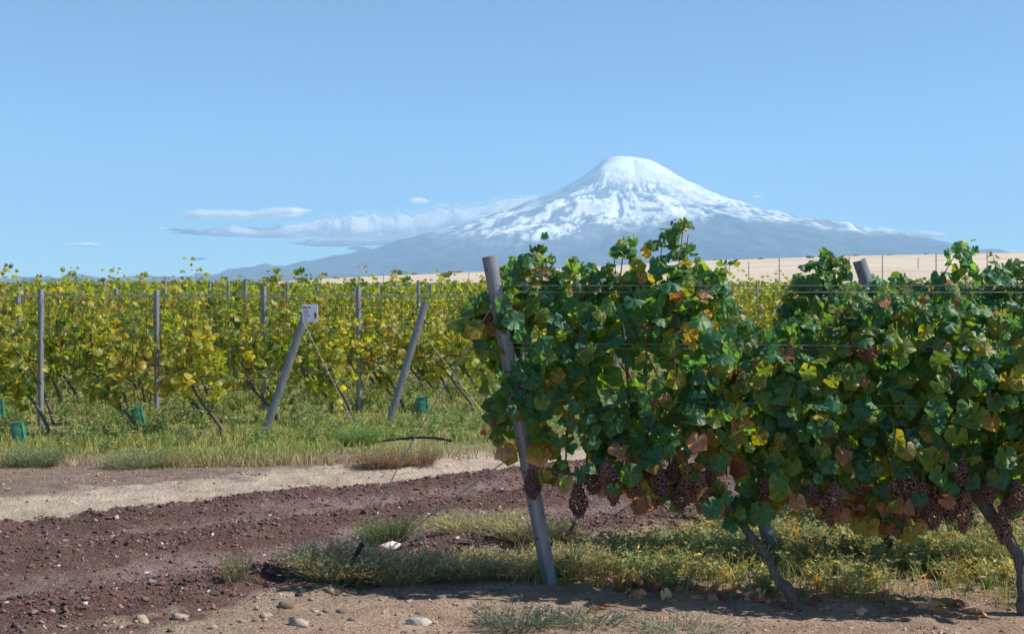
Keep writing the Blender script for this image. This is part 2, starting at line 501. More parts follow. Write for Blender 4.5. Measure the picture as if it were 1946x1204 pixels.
tag(link('mountain', G.mesh('mountain', M['mountain'], smooth=True)), 'snow-capped volcano with broad blue flanks', kind='structure')

# ---------------------------------------------------------------- haze
HZ = 2.9e-5
bpy_me = bpy.data.meshes.new('haze')
hx, hy0, hy1, hz0, hz1 = 95000, -61000, 46200, -60, 4600
vv = [(a, b, c) for a in (-hx, hx) for b in (hy0, hy1) for c in (hz0, hz1)]
bpy_me.from_pydata(vv, [], [(0, 1, 3, 2), (4, 6, 7, 5), (0, 4, 5, 1), (2, 3, 7, 6), (0, 2, 6, 4), (1, 5, 7, 3)])
m, t, o = newmat('haze_air')
pv = t.nodes.new('ShaderNodeVolumePrincipled')
pv.inputs['Color'].default_value = (0.40, 0.68, 0.97, 1)
pv.inputs['Density'].default_value = HZ
pv.inputs['Anisotropy'].default_value = 0.0
t.links.new(pv.outputs[0], o.inputs['Volume'])
bpy_me.materials.append(m)
tag(link('haze', bpy_me), 'thin blue air between the vineyard and the mountain', kind='stuff')

# ---------------------------------------------------------------- clouds (soft bodies of vapour beyond the mountain)
import bmesh
def ico(sub):
    b = bmesh.new(); bmesh.ops.create_icosphere(b, subdivisions=sub, radius=1)
    V = np.array([v.co[:] for v in b.verts]); Fc = np.array([[v.index for v in f.verts] for f in b.faces]); b.free()
    return V, Fc
IV, IF = ico(1); IV2, IF2 = ico(2)
CD = 53000.0
m, t, o = newmat('cloud_vapour')
df = N(t, 'ShaderNodeBsdfDiffuse'); df.inputs[0].default_value = (0.97, 0.97, 0.97, 1)
tr = N(t, 'ShaderNodeBsdfTranslucent'); tr.inputs[0].default_value = (0.97, 0.97, 0.97, 1)
mx = N(t, 'ShaderNodeMixShader'); mx.inputs[0].default_value = 0.5
t.links.new(df.outputs[0], mx.inputs[1]); t.links.new(tr.outputs[0], mx.inputs[2])
tp = N(t, 'ShaderNodeBsdfTransparent'); ms = N(t, 'ShaderNodeMixShader')
t.links.new(maprange(t, noise(t, 0.0022, 5, None, 0.65), 0.30, 0.46), ms.inputs[0])
t.links.new(tp.outputs[0], ms.inputs[1]); t.links.new(mx.outputs[0], ms.inputs[2]); t.links.new(ms.outputs[0], o.inputs[0])
M['cloud'] = m
M['cloudrim'] = m.copy()
for nd in M['cloudrim'].node_tree.nodes:
    if nd.type == 'MAP_RANGE': nd.inputs[1].default_value = 0.46; nd.inputs[2].default_value = 0.75; nd.inputs[4].default_value = 0.55
def cloud(label, px, top, bot, seed, group='low white clouds beside the mountain', thick=1.0):
    """a bank of many small puffs of vapour between an upper and a lower outline"""
    px = list(px); n = max(36, int((px[-1] - px[0]) * 0.9)); sg = 36
    P = np.linspace(px[0], px[-1], n)
    T = np.interp(P, px, top); B = np.interp(P, px, bot)
    a = np.arange(sg) / sg * 2 * np.pi
    A, PP = np.meshgrid(a, P)
    mid = ((T + B) / 2)[:, None]; hh = ((B - T) / 2)[:, None]
    bx, bz = (P.mean() - 973) / F * CD, CAMH + (548 - mid.mean()) / F * CD
    root = empty('cloud', (bx, CD, bz), label, 'cloud', group)
    for nm, mt, grow in (('core', 'cloud', 0.86), ('fringe', 'cloudrim', 1.12)):
        lum = 1 + (0.5 * (fbm(PP / 24 + np.cos(A) * 1.3, np.sin(A) * 1.2 + seed * 7, 3, seed) - 0.5) + 0.2 * (fbm(PP / 6 + 2.5 * np.cos(A), np.sin(A) * 3 + seed + PP / 15, 3, seed + 5) - 0.5)) * np.where(np.sin(A) > 0, 1.0, 0.5)
        endf = np.clip(np.minimum(np.arange(n), np.arange(n)[::-1]) / (n * 0.12), 0.03, 1)[:, None] ** 0.6
        ez = hh * np.sin(A) * lum * endf * grow
        ez = np.where(np.sin(A) < 0, ez * 0.30, ez * 1.70) - 0.66 * hh * endf
        dep = np.maximum(hh, 5) / F * CD * 5.0 * np.cos(A) * (1 + 0.5 * (fbm(PP / 60, A * 0 + seed, 2, 9) - 0.5)) * endf * thick * grow
        z = CAMH + (548 - (mid - ez)) / F * CD
        x = (PP + 5 * (fbm(PP / 9, A * 2, 2, seed + 3) - 0.5) - 973) / F * CD
        G = Geo()
        i = np.arange(n - 1)[:, None] * sg; j = np.arange(sg)[None]; j2 = (j + 1) % sg
        G.add(np.stack([x, CD + dep, z], -1), np.stack([i + j, i + j2, i + sg + j2, i + sg + j], -1).reshape(-1, 4))
        me = G.mesh('cloud_' + nm, M[mt], smooth=True, origin=(bx, CD, bz))
        link(nm, me, root)
cloud('long narrow white cloud floating above the big cloud bank', [332, 350, 380, 430, 480, 520, 560, 592], [406, 402, 397, 399, 401, 396, 392, 396], [408, 413, 415, 416, 416, 414, 411, 402], 1)
cloud('large white cloud bank touching the left flank of the mountain', [318, 370, 420, 450, 500, 560, 600, 640, 680, 720, 780, 830, 880, 920, 960, 1000, 1045, 1080],
      [441, 436, 431, 425, 430, 424, 417, 411, 404, 409, 405, 398, 390, 385, 378, 372, 369, 376], [443, 448, 449, 450, 452, 453, 452, 456, 457, 456, 452, 446, 438, 428, 415, 402, 390, 388], 2)
cloud('thin wispy tail at the left tip of the big cloud bank', [296, 320, 350, 380], [433, 433, 435, 436], [435, 438, 440, 441], 12)
cloud('flat white cloud layer under the big cloud bank', [552, 590, 640, 690, 740, 800], [461, 455, 455, 457, 455, 450], [464, 468, 469, 467, 465, 460], 3)
cloud('small ragged cloud just above the mountain foot on the left', [660, 675, 690, 705], [471, 468, 469, 471], [474, 475, 475, 474], 4)
cloud('tiny white puff alone above the long cloud bank', [778, 785, 798, 814], [379, 376, 376, 380], [382, 385, 386, 384], 5)
cloud('white cloud resting against the right slope of the mountain', [1605, 1622, 1645, 1675, 1700, 1712], [434, 431, 433, 434, 436, 440], [437, 442, 447, 451, 451, 444], 6)
cloud('small oval white cloud to the right of the mountain', [1735, 1750, 1770, 1796], [440, 438, 439, 443], [446, 449, 451, 449], 7)
cloud('faint small cloud low over the far left of the vineyard', [122, 140, 165, 188], [464, 462, 460, 464], [466, 467, 468, 467], 8)
cloud('faint speck of cloud above the tip of the left foothill', [366, 374, 383, 393], [491, 489, 489, 491], [493, 494, 493, 493], 9)
cloud('tiny pale wisp high over the right shoulder of the mountain', [1425, 1435, 1447], [374, 372, 374], [376, 378, 377], 10)
cloud('low pale cloud just above the bare hill on the right', [1880, 1895, 1915, 1925], [478, 475, 475, 479], [483, 484, 484, 483], 11)

# ---------------------------------------------------------------- leaf shapes
def leaf_template(kind, seed):
    r_ = np.random.default_rng(seed)
    if kind == 'fine': n = 36
    elif kind == 'mid': n = 14
    else: n = 7
    a = np.linspace(-np.pi / 2 + 0.22, 1.5 * np.pi - 0.22, n)           # petiole sinus at -90 deg
    lob = 1 + 0.075 * np.cos(5 * (a - np.pi / 2)) + 0.025 * np.cos(10 * (a - np.pi / 2)) - 0.05 * np.cos(a - np.pi / 2)
    if kind == 'fine':
        lob = lob + 0.03 * np.where(np.arange(n) % 2 == 0, 1, -1) + r_.normal(0, 0.02, n)
    rad = 0.5 * lob * (1 + r_.normal(0, 0.04))
    x = rad * np.cos(a) * 1.02; y = rad * np.sin(a)
    # tip points to -Y: hang downwards (flip)
    y = -y
    fold = r_.uniform(0.05, 0.8); curl = r_.uniform(-0.8, 0.9)
    def zz(x, y): return -fold * np.abs(x) * 0.6 + curl * y * y * 0.9 - 0.25 * x * x + 0.03 * np.sin(6 * np.arctan2(y, x))
    z = zz(x, y) + r_.normal(0, 0.03, n)
    V = [np.array([[0, 0.06, 0.0]])]
    tint = [np.array([[0.0, 1.0, 0]])]
    F3 = []
    if kind == 'fine':
        xi, yi = x * 0.55, y * 0.55
        zi = zz(xi, yi) + r_.normal(0, 0.008, n) + 0.02 * np.cos(5 * (a - np.pi / 2))
        V.append(np.stack([xi, yi, zi], -1)); V.append(np.stack([x, y, z], -1))
        ve = (np.cos(5 * (a - np.pi / 2)) > 0.8).astype(float)
        tint.append(np.stack([np.full(n, 0.55), ve, 0 * a], -1)); tint.append(np.stack([np.full(n, 1.0) + 0 * a, ve * 0.4, 0 * a], -1))
        q = []
        for k in range(n - 1):
            F3.append((0, 1 + k, 2 + k)); q.append((1 + k, 1 + n + k, 2 + n + k, 2 + k))
        for (A, B, C_, D_) in q: F3 += [(A, B, C_), (A, C_, D_)]
    else:
        V.append(np.stack([x, y, z], -1)); tint.append(np.stack([np.full(n, 1.0), 0 * a, 0 * a], -1))
        for k in range(n - 1): F3.append((0, 1 + k, 2 + k))
    V = np.concatenate(V); tint = np.concatenate(tint)
    # short leaf stalk
    if kind != 'low':
        b = len(V)
        V = np.concatenate([V, [[-0.012, 0.06, 0], [0.012, 0.06, 0], [0.0, 0.5, -0.22]]])
        tint = np.concatenate([tint, np.tile([[0.3, 1.0, 0]], (3, 1))]); F3.append((b, b + 1, b + 2))
    return V, np.array(F3), tint
FINE = [leaf_template('fine', s) for s in range(12)]
MID = [leaf_template('mid', s) for s in range(6)]
LOW = [leaf_template('low', s) for s in range(5)]
def tmesh(name, T):
    G = Geo(); G.add(T[0], T[1], T[2]); return G.mesh(name, M['leaf'], smooth=True)
FINE_ME = [tmesh('grape_leaf', T) for T in FINE]
MID_ME = [tmesh('grape_leaf_small', T) for T in MID]

def frames(n, side_vec, up=0.35, rand=0.55, droop=1.0, r_=rng):
    """orientation matrices: leaf faces outwards, tip hangs down"""
    upv = np.zeros((n, 3)); upv[:, 2] = up
    nrm = side_vec + upv + r_.normal(0, rand, (n, 3))
    nrm /= np.linalg.norm(nrm, axis=1)[:, None]
    tip = np.array([0, 0, -droop]) + r_.normal(0, 0.45, (n, 3))
    tip = tip - (tip * nrm).sum(1)[:, None] * nrm
    tip /= np.linalg.norm(tip, axis=1)[:, None]
    yax = -tip
    xax = np.cross(yax, nrm)
    return np.stack([xax, yax, nrm], -1)       # columns

def join_leaves(G, T, pos, rot, size, cols):
    """add many leaves, templates chosen at random"""
    k = rng.integers(0, len(T), len(pos))
    for q in range(len(T)):
        s = np.where(k == q)[0]
        if not len(s): continue
        V, Fc, ti = T[q]
        vv = np.einsum('nij,vj->nvi', rot[s], V) * size[s][:, None, None] + pos[s][:, None]
        ff = Fc[None] + (np.arange(len(s)) * len(V))[:, None, None]
        cc = np.repeat(cols[s][:, None], len(V), 1)
        G.add(vv.reshape(-1, 3), ff.reshape(-1, 3), cc.reshape(-1, 3))

def leaf_objects(parent, ME, pos, rot, size, cols, rootloc):
    k = rng.integers(0, len(ME), len(pos))
    for q in range(len(pos)):
        o = bpy.data.objects.new('leaf', ME[k[q]])
        m4 = Matrix(rot[q].tolist()).to_4x4() @ Matrix.Scale(float(size[q]), 4)
        m4.translation = Vector((pos[q] - rootloc).tolist())
        o.parent = parent
        o.matrix_basis = m4
        o.color = (*[float(c) for c in cols[q]], 1)
        COL.objects.link(o)

def pick(n, table, r_=rng):
    """table: list of (weight, rgb)"""
    wts = np.array([a for a, _ in table], float); wts /= wts.sum()
    k = r_.choice(len(table), n, p=wts)
    c = np.array([b for _, b in table])[k]
    return c * r_.uniform(0.78, 1.25, (n, 1)) * r_.uniform(0.93, 1.07, (n, 3))

GREENS = [(5, (0.054, 0.162, 0.087)), (4, (0.076, 0.187, 0.071)), (3, (0.106, 0.212, 0.054)), (2, (0.165, 0.235, 0.043))]
TURN = [(4, (0.24, 0.22, 0.035)), (1.5, (0.36, 0.25, 0.05)), (1, (0.26, 0.13, 0.07)), (1.6, (0.42, 0.25, 0.17)), (0.3, (0.20, 0.07, 0.04))]
YELL = [(4, (0.317, 0.328, 0.044)), (4, (0.205, 0.256, 0.044)), (2, (0.43, 0.369, 0.062)), (4, (0.112, 0.179, 0.05)), (0.9, (0.348, 0.215, 0.062)), (0.25, (0.256, 0.103, 0.05))]
YGREEN = [(3, (0.081, 0.144, 0.028)), (3, (0.138, 0.19, 0.025)), (1, (0.23, 0.23, 0.025)), (1, (0.057, 0.115, 0.03))]

# ---------------------------------------------------------------- posts, wires
def c_profile(wd, dp, th):
    """open channel with lips: outline in XY (closed polygon)"""
    l = wd * 0.22
    h = wd / 2
    o = [(-h + l, dp), (-h, dp), (-h, 0), (-h * 0.35, 0), (-h * 0.25, -0.006), (h * 0.25, -0.006), (h * 0.35, 0), (h, 0), (h, dp), (h - l, dp),
         (h - l, dp - th), (h - th, dp - th), (h - th, th), (h * 0.35 - th * 0.3, th), (h * 0.25, -0.006 + th), (-h * 0.25, -0.006 + th), (-h * 0.35 + th * 0.3, th),
         (-h + th, th), (-h + th, dp - th), (-h + l, dp - th)]
    return np.array(o)
def steel_post(base, top, wd, dp, label, group=None, face=(0, -1, 0), holes=0, cat='post', sink=0.25):
    base = np.asarray(base, float); top = np.asarray(top, float)
    ax = top - base; L = np.linalg.norm(ax); ax /= L
    f = np.asarray(face, float); f = f - f.dot(ax) * ax; f /= np.linalg.norm(f)
    s = np.cross(f, ax)
    root = empty('steel_post', base, label, cat, group)
    pr = c_profile(wd, dp, 0.0035)
    n = len(pr)
    hs = np.array([-sink, 0.3 * L, 0.6 * L, L])
    V = np.concatenate([ax * h + pr[:, :1] * s - pr[:, 1:] * f for h in hs])
    G = Geo()
    i = np.arange(len(hs) - 1)[:, None] * n; j = np.arange(n)[None]; j2 = (j + 1) % n
    G.add(V, np.stack([i + j, i + j2, i + n + j2, i + n + j], -1).reshape(-1, 4))
    # end ring as quads (outer/inner pairs)
    tp = V[-n:]
    pairs = [(k, k + 1, n - 2 - k, n - 1 - k) for k in range(9)]
    G.add(tp, np.array(pairs))
    link('channel', G.mesh('post_channel', M['steel']), root)
    if holes:
        me = None
        for q in range(holes):
            h = L - 0.07 - q * (L - 0.15) / holes
            for sx in (1,):
                c = ax * h + s * wd * 0.31 * sx + f * 0.0015
                a = np.arange(10) / 10 * 2 * np.pi
                if me is None:
                    G = Geo()
                    ring = 0.0058 * (np.cos(a)[:, None] * s + np.sin(a)[:, None] * ax)
                    V = np.concatenate([ring, ring - f * 0.003, [(-f * 0.003)]])
                    jj = np.arange(10)
                    G.add(V, np.stack([jj, (jj + 1) % 10, 10 + (jj + 1) % 10, 10 + jj], -1))
                    G.add(V, np.stack([jj, (jj + 1) % 10, np.full(10, 20)], -1))
                    me = G.mesh('bolt_hole', M['hole'])
                o = link('bolt_hole', me, root); o.location = c
    return root

def wire(pts, rad, label, group, mat='wire', name='trellis_wire', n=24, seg=6):
    G = Geo(); P = smooth_path(pts, n) if len(pts) > 2 else np.linspace(pts[0], pts[1], 6)
    tube(G, P, rad, seg)
    o = link(name, G.mesh(name, M[mat], smooth=True, origin=P[0])); o.location = P[0]
    return tag(o, label, 'wire', group)

# ---------------------------------------------------------------- near green rows
SL = -0.2
nrm_row = np.array([SL, -1.0, 0]); nrm_row[:2] = (-0.196, -0.981)     # towards the camera
class Row:
    def __init__(s, x0, y0): s.x0, s.y0 = float(x0), float(y0)
    def at(s, px, py=None, off=0.0):
        a = (np.asarray(px, float) - 973) / F
        x = a * (s.y0 - SL * s.x0) / (1 - SL * a)
        y = s.y0 + SL * (x - s.x0)
        if py is None: return x, y
        z = CAMH - (np.asarray(py, float) - 548) / F * y
        p = np.stack([x, y, z], -1)
        return p
R1, R2, R3 = Row(0.21, 7.0), Row(1.57, 7.72), Row(2.96, 8.7)

top1 = np.array([[888, 600], [898, 575], [908, 552], [935, 550], [950, 490], [990, 480], [1032, 465], [1050, 500], [1072, 530], [1092, 488], [1115, 500], [1135, 535], [1150, 492], [1190, 458],
                 [1232, 458], [1262, 440], [1282, 420], [1302, 420], [1318, 470], [1345, 500], [1375, 515], [1388, 560], [1410, 600], [1450, 625], [1490, 610], [1540, 600], [1590, 590], [1640, 560], [1700, 550], [1760, 562],
                 [1820, 575], [1880, 590], [1946, 570], [2080, 560]])
bot1 = np.array([[888, 630], [902, 650], [925, 690], [940, 790], [955, 860], [985, 885], [1030, 915], [1060, 930], [1110, 905], [1180, 930], [1225, 950], [1290, 965], [1340, 960], [1400, 985], [1480, 975],
                 [1560, 970], [1650, 1000], [1700, 1010], [1745, 985], [1850, 950], [1946, 960], [2080, 960]])
top2 = np.array([[1285, 620], [1400, 640], [1470, 650], [1485, 570], [1500, 540], [1530, 500], [1560, 478], [1602, 488], [1625, 540], [1700, 520], [1760, 530], [1800, 510], [1830, 462], [1850, 480], [1862, 530], [1885, 492], [1946, 486], [2080, 490]])
bot2 = np.array([[1285, 820], [1400, 900], [1640, 950], [1700, 960], [2080, 940]])
top3 = np.array([[1620, 545], [1660, 520], [1700, 545], [1760, 540], [1820, 520], [1900, 515], [2080, 500]])
bot3 = np.array([[1620, 800], [1750, 900], [2080, 930]])

def scatter_row(row, top, bot, a, b, n, seed, thick=0.14, grape_zone=True):
    r_ = np.random.default_rng(seed)
    px = r_.uniform(a, b, n * 4)
    t_ = np.interp(px, top[:, 0], top[:, 1]); bt = np.interp(px, bot[:, 0], bot[:, 1])
    # weight by height of the canopy at px
    keep = r_.uniform(0, 560, len(px)) < (bt - t_)
    px, t_, bt = px[keep], t_[keep], bt[keep]
    py = t_ + (bt - t_) * r_.uniform(0, 1, len(px)) ** 0.95
    dens = fbm(px / 75.0, py / 75.0, 3, seed)
    keep = (dens > 0.38) | (r_.random(len(px)) < 0.3)
    if grape_zone is not None: keep &= ~((np.abs(py - np.interp(px, [900, 1300, 1946], [900, 925, 945])) < 42) & (r_.random(len(px)) < 0.45))
    px, py = px[keep][:n], py[keep][:n]
    rel = (py - np.interp(px, top[:, 0], top[:, 1])) / (np.interp(px, bot[:, 0], bot[:, 1]) - np.interp(px, top[:, 0], top[:, 1]) + 1e-6)
    edge = np.clip(rel * 4, 0.35, 1)
    off = np.clip(r_.normal(0, thick, len(px)), -0.3, 0.3) * edge
    if row is R1:      # the end post stands clear of the leaves near its head and foot
        on = (np.abs(px - np.interp(py, [487, 1112], [929, 1045])) < 22) & (off > -0.05) & ((py < 660) | (py > 770)) & (r_.random(len(px)) < 0.85)
        px, py, rel, off = px[~on], py[~on], rel[~on], off[~on]
    P = row.at(px, py) + off[:, None] * nrm_row
    return px, py, rel, off, P, r_

def canopy(root, rootloc, row, top, bot, a, b, n, seed, nobj=300, turn=0.12, lit=0.0, size=(0.055, 0.128), fine=True, thick=0.14):
    px, py, rel, off, P, r_ = scatter_row(row, top, bot, a, b, n, seed, thick)
    n = len(P)
    sgn = np.where(off > -0.06, 1.0, -1.0)
    sv_ = sgn[:, None] * nrm_row[None]
    rot = frames(n, sv_ * 0.9, 0.35 + 0.5 * (1 - np.clip(rel * 3, 0, 1)), 0.45, 1.0, r_)
    patch = fbm(px / 60.0, py / 60.0, 2, seed + 40)
    pt = turn * (0.45 + 1.6 * sstep(0.45, 1.0, rel) + 2.2 * sstep(0.8, 0.95, rel)) * (0.3 + 2.4 * sstep(0.45, 0.75, patch))
    isT = r_.random(n) < pt
    cols = np.where(isT[:, None], pick(n, TURN, r_), pick(n, GREENS, r_))
    isY = (~isT) & (r_.random(n) < lit + 0.12)
    cols = np.where(isY[:, None], pick(n, YGREEN, r_), cols)
    sz = r_.uniform(size[0], size[1], n) * (0.72 + 0.28 * np.clip(rel * 5, 0, 1))
    order = np.argsort(-off + r_.normal(0, 0.03, n))
    near, rest = order[:nobj], order[nobj:]
    leaf_objects(root, FINE_ME, P[near], rot[near], sz[near], cols[near], rootloc)
    if len(rest):
        G = Geo(); join_leaves(G, FINE if fine else MID, P[rest] - rootloc, rot[rest], sz[rest], cols[rest])
        tag(link('foliage', G.mesh('foliage', M['leafmass'], smooth=True), root), kind='stuff')
    return P

def canes(root, rootloc, row, top, a, b, zc, n, seed):
    r_ = np.random.default_rng(seed)
    for k in range(n):
        px0 = a + (b - a) * (k + 0.5) / n + r_.uniform(-15, 15)
        px1 = px0 + r_.uniform(-45, 45)
        ty = np.interp(px1, top[:, 0], top[:, 1]) + r_.uniform(0, 25)
        p0 = row.at(px0, zc)[None][0]; p3 = row.at(px1, ty)
        pm = row.at((px0 + px1) / 2 + r_.uniform(-25, 25), (zc + ty) / 2) + nrm_row * r_.uniform(-0.1, 0.12)
        G = Geo(); tube(G, smooth_path([p0, pm, p3], 14) - rootloc, np.linspace(0.0052, 0.0022, 14), 6)
        link('cane', G.mesh('cane', M['cane'], smooth=True), root)

# grape clusters --------------------------------------------------------
import bmesh
def cluster_mesh(seed, wd, ht):
    r_ = np.random.default_rng(seed); G = Geo()
    n = 190
    u = np.linspace(0.02, 1, n)
    ga = np.arange(n) * 2.4 + r_.uniform(0, 6)
    rad = wd / 2 * (0.35 + 0.65 * np.sin(np.pi * np.clip(1.12 - u, 0, 1) ** 0.9)) * np.clip((1.12 - u) * 2.2, 0.2, 1)
    P = np.stack([np.cos(ga) * rad, np.sin(ga) * rad * 0.85, -u * ht], -1) + r_.normal(0, 0.0035, (n, 3))
    for p_ in P:
        G.add(IV * r_.uniform(0.0066, 0.0090) + p_, IF)
    G.add(np.array([[-0.003, 0, 0], [0.003, 0, 0], [0.001, 0.002, 0.05], [-0.001, 0.002, 0.05]]), [[0, 1, 2, 3]])
    return G.mesh('grape_cluster', M['berry'], smooth=True)
CL = [cluster_mesh(s, w_, h_) for s, (w_, h_) in enumerate([(0.085, 0.14), (0.10, 0.17), (0.085, 0.19), (0.105, 0.15)])]
def grapes(root, rootloc, row, lst, seed):
    r_ = np.random.default_rng(seed)
    for (px, py, h) in lst:
        h = h * r_.uniform(0.8, 1.1)
        if r_.random() < 0.12: continue
        k = r_.integers(0, 4)
        o = link('grape_cluster', CL[k], root)
        p_ = row.at(px, py - h / 2) + nrm_row * r_.uniform(0.07, 0.2)
        o.location = p_ - rootloc
        s_ = h / F * 6.8 / 0.16
        o.scale = (s_ ** 0.5 * r_.uniform(0.8, 1.0), s_ ** 0.5, s_); o.rotation_euler = (r_.uniform(-.12, .12), r_.uniform(-.15, .15), r_.uniform(0, 6))

def trunk_part(root, rootloc, pts, rad, name='trunk', n=26, bumps=0.28, seg=12):
    P = smooth_path(pts, n)
    rr = np.interp(np.linspace(0, 1, n), np.linspace(0, 1, len(rad)), rad)
    P = P + np.random.default_rng(3).normal(0, 0.0025, P.shape)
    G = Geo(); tube(G, P - rootloc, rr, seg, bumps)
    return link(name, G.mesh(name, M['bark'], smooth=True), root)

def pxpath(lst, d): return [W(a, b, d) for a, b in lst]

# vine nearest to the leaning post
b1 = W(1506, 1163, 6.5); b1[2] = gh(b1[0], b1[1]) - 0.02
vineA = empty('grape_vine', b1, 'big dark green grape vine climbing beside the nearest leaning steel post', 'grape vine', 'dark green vines of the near rows')
pA = [b1, W(1503, 1135, 6.5), W(1494, 1118, 6.52), W(1478, 1100, 6.55), W(1462, 1065, 6.6), W(1438, 1030, 6.65), W(1405, 985, 6.72), W(1375, 950, 6.76)]
trunk_part(vineA, b1, pA, [0.025, 0.024, 0.032, 0.025, 0.019, 0.020, 0.021, 0.018])
trunk_part(vineA, b1, [W(1375, 950, 6.76), W(1300, 925, 6.78), W(1210, 920, 6.84), W(1120, 905, 6.9), W(1040, 890, 6.96)], [0.018, 0.014, 0.012, 0.010, 0.008], 'cordon')
canes(vineA, b1, R1, top1, 985, 1460, 890, 14, 5)
canopy(vineA, b1, R1, top1, bot1, 872, 1475, 1380, 11, turn=0.15)
grapes(vineA, b1, R1, [(1014, 915, 62), (1105, 945, 78), (1135, 905, 62), (1170, 908, 60), (1160, 890, 50), (1215, 905, 60), (1238, 885, 55), (1262, 915, 60), (1285, 895, 60), (1310, 905, 62),
                       (1335, 920, 66), (1360, 930, 66), (1282, 965, 46), (1375, 958, 60), (1350, 900, 55), (1430, 930, 60), (1455, 925, 55), (1298, 935, 60), (1250, 935, 50)], 2)
# second vine of the nearest row
b2 = W(1947, 1165, 6.35); b2[2] = gh(b2[0], b2[1]) - 0.02
vineB = empty('grape_vine', b2, 'green grape vine with thick curved trunk at the right edge, laden with pink grapes', 'grape vine', 'dark green vines of the near rows')
pB = [b2, W(1943, 1110, 6.38), W(1936, 1060, 6.42), W(1912, 1015, 6.45), W(1878, 968, 6.5), W(1850, 930, 6.53)]
trunk_part(vineB, b2, pB, [0.032, 0.029, 0.027, 0.028, 0.031, 0.036], bumps=0.2)
trunk_part(vineB, b2, [W(1850, 930, 6.53), W(1790, 938, 6.55), W(1700, 945, 6.6), W(1600, 930, 6.65), W(1500, 920, 6.7)], [0.032, 0.024, 0.02, 0.015, 0.010], 'cordon')
trunk_part(vineB, b2, [W(1850, 930, 6.53), W(1900, 922, 6.5), W(1990, 925, 6.44)], [0.032, 0.024, 0.02], 'cordon', 12)
canes(vineB, b2, R1, top1, 1500, 2000, 925, 14, 6)
canopy(vineB, b2, R1, top1, bot1, 1475, 2060, 1520, 12, turn=0.15, lit=0.15, size=(0.052, 0.12))
grapes(vineB, b2, R1, [(1560, 950, 60), (1582, 938, 55), (1572, 965, 45), (1545, 935, 50), (1716, 910, 76), (1762, 968, 62), (1700, 960, 56), (1735, 960, 60), (1790, 925, 76), (1803, 945, 70), (1843, 910, 66), (1770, 925, 60),
                       (1828, 955, 66), (1850, 985, 56), (1895, 978, 60), (1920, 928, 56), (1820, 890, 60), (1690, 930, 60), (1745, 935, 60), (1872, 905, 50), (1910, 955, 50)], 4)
# second row
b3 = W(1692, 1062, 7.69); b3[2] = gh(b3[0], b3[1]) - 0.02
vineC = empty('grape_vine', b3, 'green grape vine with gnarled short trunk in the second row behind the nearest', 'grape vine', 'dark green vines of the near rows')
trunk_part(vineC, b3, [b3, W(1688, 1030, 7.66), W(1675, 1000, 7.62), W(1655, 960, 7.55), W(1630, 930, 7.55)], [0.020, 0.026, 0.030, 0.028, 0.024], bumps=0.5)
trunk_part(vineC, b3, [W(1630, 930, 7.55), W(1560, 905, 7.6), W(1400, 900, 7.75)], [0.02, 0.014, 0.01], 'cordon')
canes(vineC, b3, R2, top2, 1300, 1720, 905, 9, 7)
canopy(vineC, b3, R2, top2, bot2, 1285, 1740, 900, 13, turn=0.10, lit=0.05)
b4 = np.array([3.45, 7.3, 0.0]); b4[2] = gh(b4[0], b4[1])
vineD = empty('grape_vine', b4, 'green grape vine in the second row sending a long shoot up at the far right', 'grape vine', 'dark green vines of the near rows')
trunk_part(vineD, b4, [b4, b4 + [-0.08, 0.02, 0.25], b4 + [-0.25, 0.05, 0.6]], [0.03, 0.026, 0.03])
canes(vineD, b4, R2, top2, 1740, 2000, 905, 8, 8)
canopy(vineD, b4, R2, top2, bot2, 1740, 2060, 650, 14, turn=0.10, lit=0.1)
# third row
b5 = np.array([3.6, 8.6, 0.0]); b5[2] = gh(b5[0], b5[1])
vineE = empty('grape_vine', b5, 'green grape vine in the third row behind the leaning post with its top showing', 'grape vine', 'dark green vines of the near rows')
trunk_part(vineE, b5, [b5, b5 + [-0.1, 0.02, 0.3], b5 + [-0.3, 0.05, 0.65]], [0.028, 0.024, 0.028])
canes(vineE, b5, R3, top3, 1650, 1980, 880, 6, 9)
canopy(vineE, b5, R3, top3, bot3, 1620, 2060, 650, 15, turn=0.12, lit=0.25)

# long shoots rising above the canopy (part of their vines)
def shoot(root, rootloc, pts, nleaf, seed, sz=(0.05, 0.1)):
    r_ = np.random.default_rng(seed)
    P = smooth_path(pts, 18)
    G = Geo(); tube(G, P - rootloc, np.linspace(0.004, 0.0016, 18), 5)
    link('cane', G.mesh('cane', M['cane'], smooth=True), root)
    k = np.sort(r_.integers(0, 18, nleaf)); Q = P[k] + r_.normal(0, 0.028, (nleaf, 3))
    rot = frames(nleaf, np.array([0, -0.6, 0]), 0.5, 0.6, 0.7, r_)
    leaf_objects(root, FINE_ME, Q, rot, r_.uniform(sz[0], sz[1], nleaf) * (1.1 - 0.5 * k / 18), pick(nleaf, YGREEN + GREENS, r_), rootloc)
shoot(vineD, b4, [W(1770, 560, 7.4), W(1800, 510, 7.4), W(1815, 485, 7.4), W(1834, 463, 7.4)], 11, 1)
shoot(vineC, b3, [W(1560, 540, 7.6), W(1562, 500, 7.6), W(1585, 482, 7.6)], 7, 2)
shoot(vineA, b1, [W(1270, 500, 6.8), W(1285, 450, 6.8), W(1295, 420, 6.8)], 12, 3)
shoot(vineA, b1, [W(1000, 540, 7.0), W(1015, 490, 7.0), W(1032, 464, 7.0)], 8, 4)
shoot(vineA, b1, [W(1090, 560, 6.9), W(1092, 520, 6.9), W(1092, 488, 6.9)], 7, 5)
shoot(vineA, b1, [W(1180, 520, 6.9), W(1185, 480, 6.9), W(1196, 456, 6.9)], 7, 6)
shoot(vineA, b1, [W(1350, 540, 6.8), W(1372, 515, 6.8), W(1388, 496, 6.8)], 5, 7)
shoot(vineD, b4, [W(1895, 540, 7.3), W(1892, 510, 7.3), W(1888, 488, 7.3)], 6, 8)

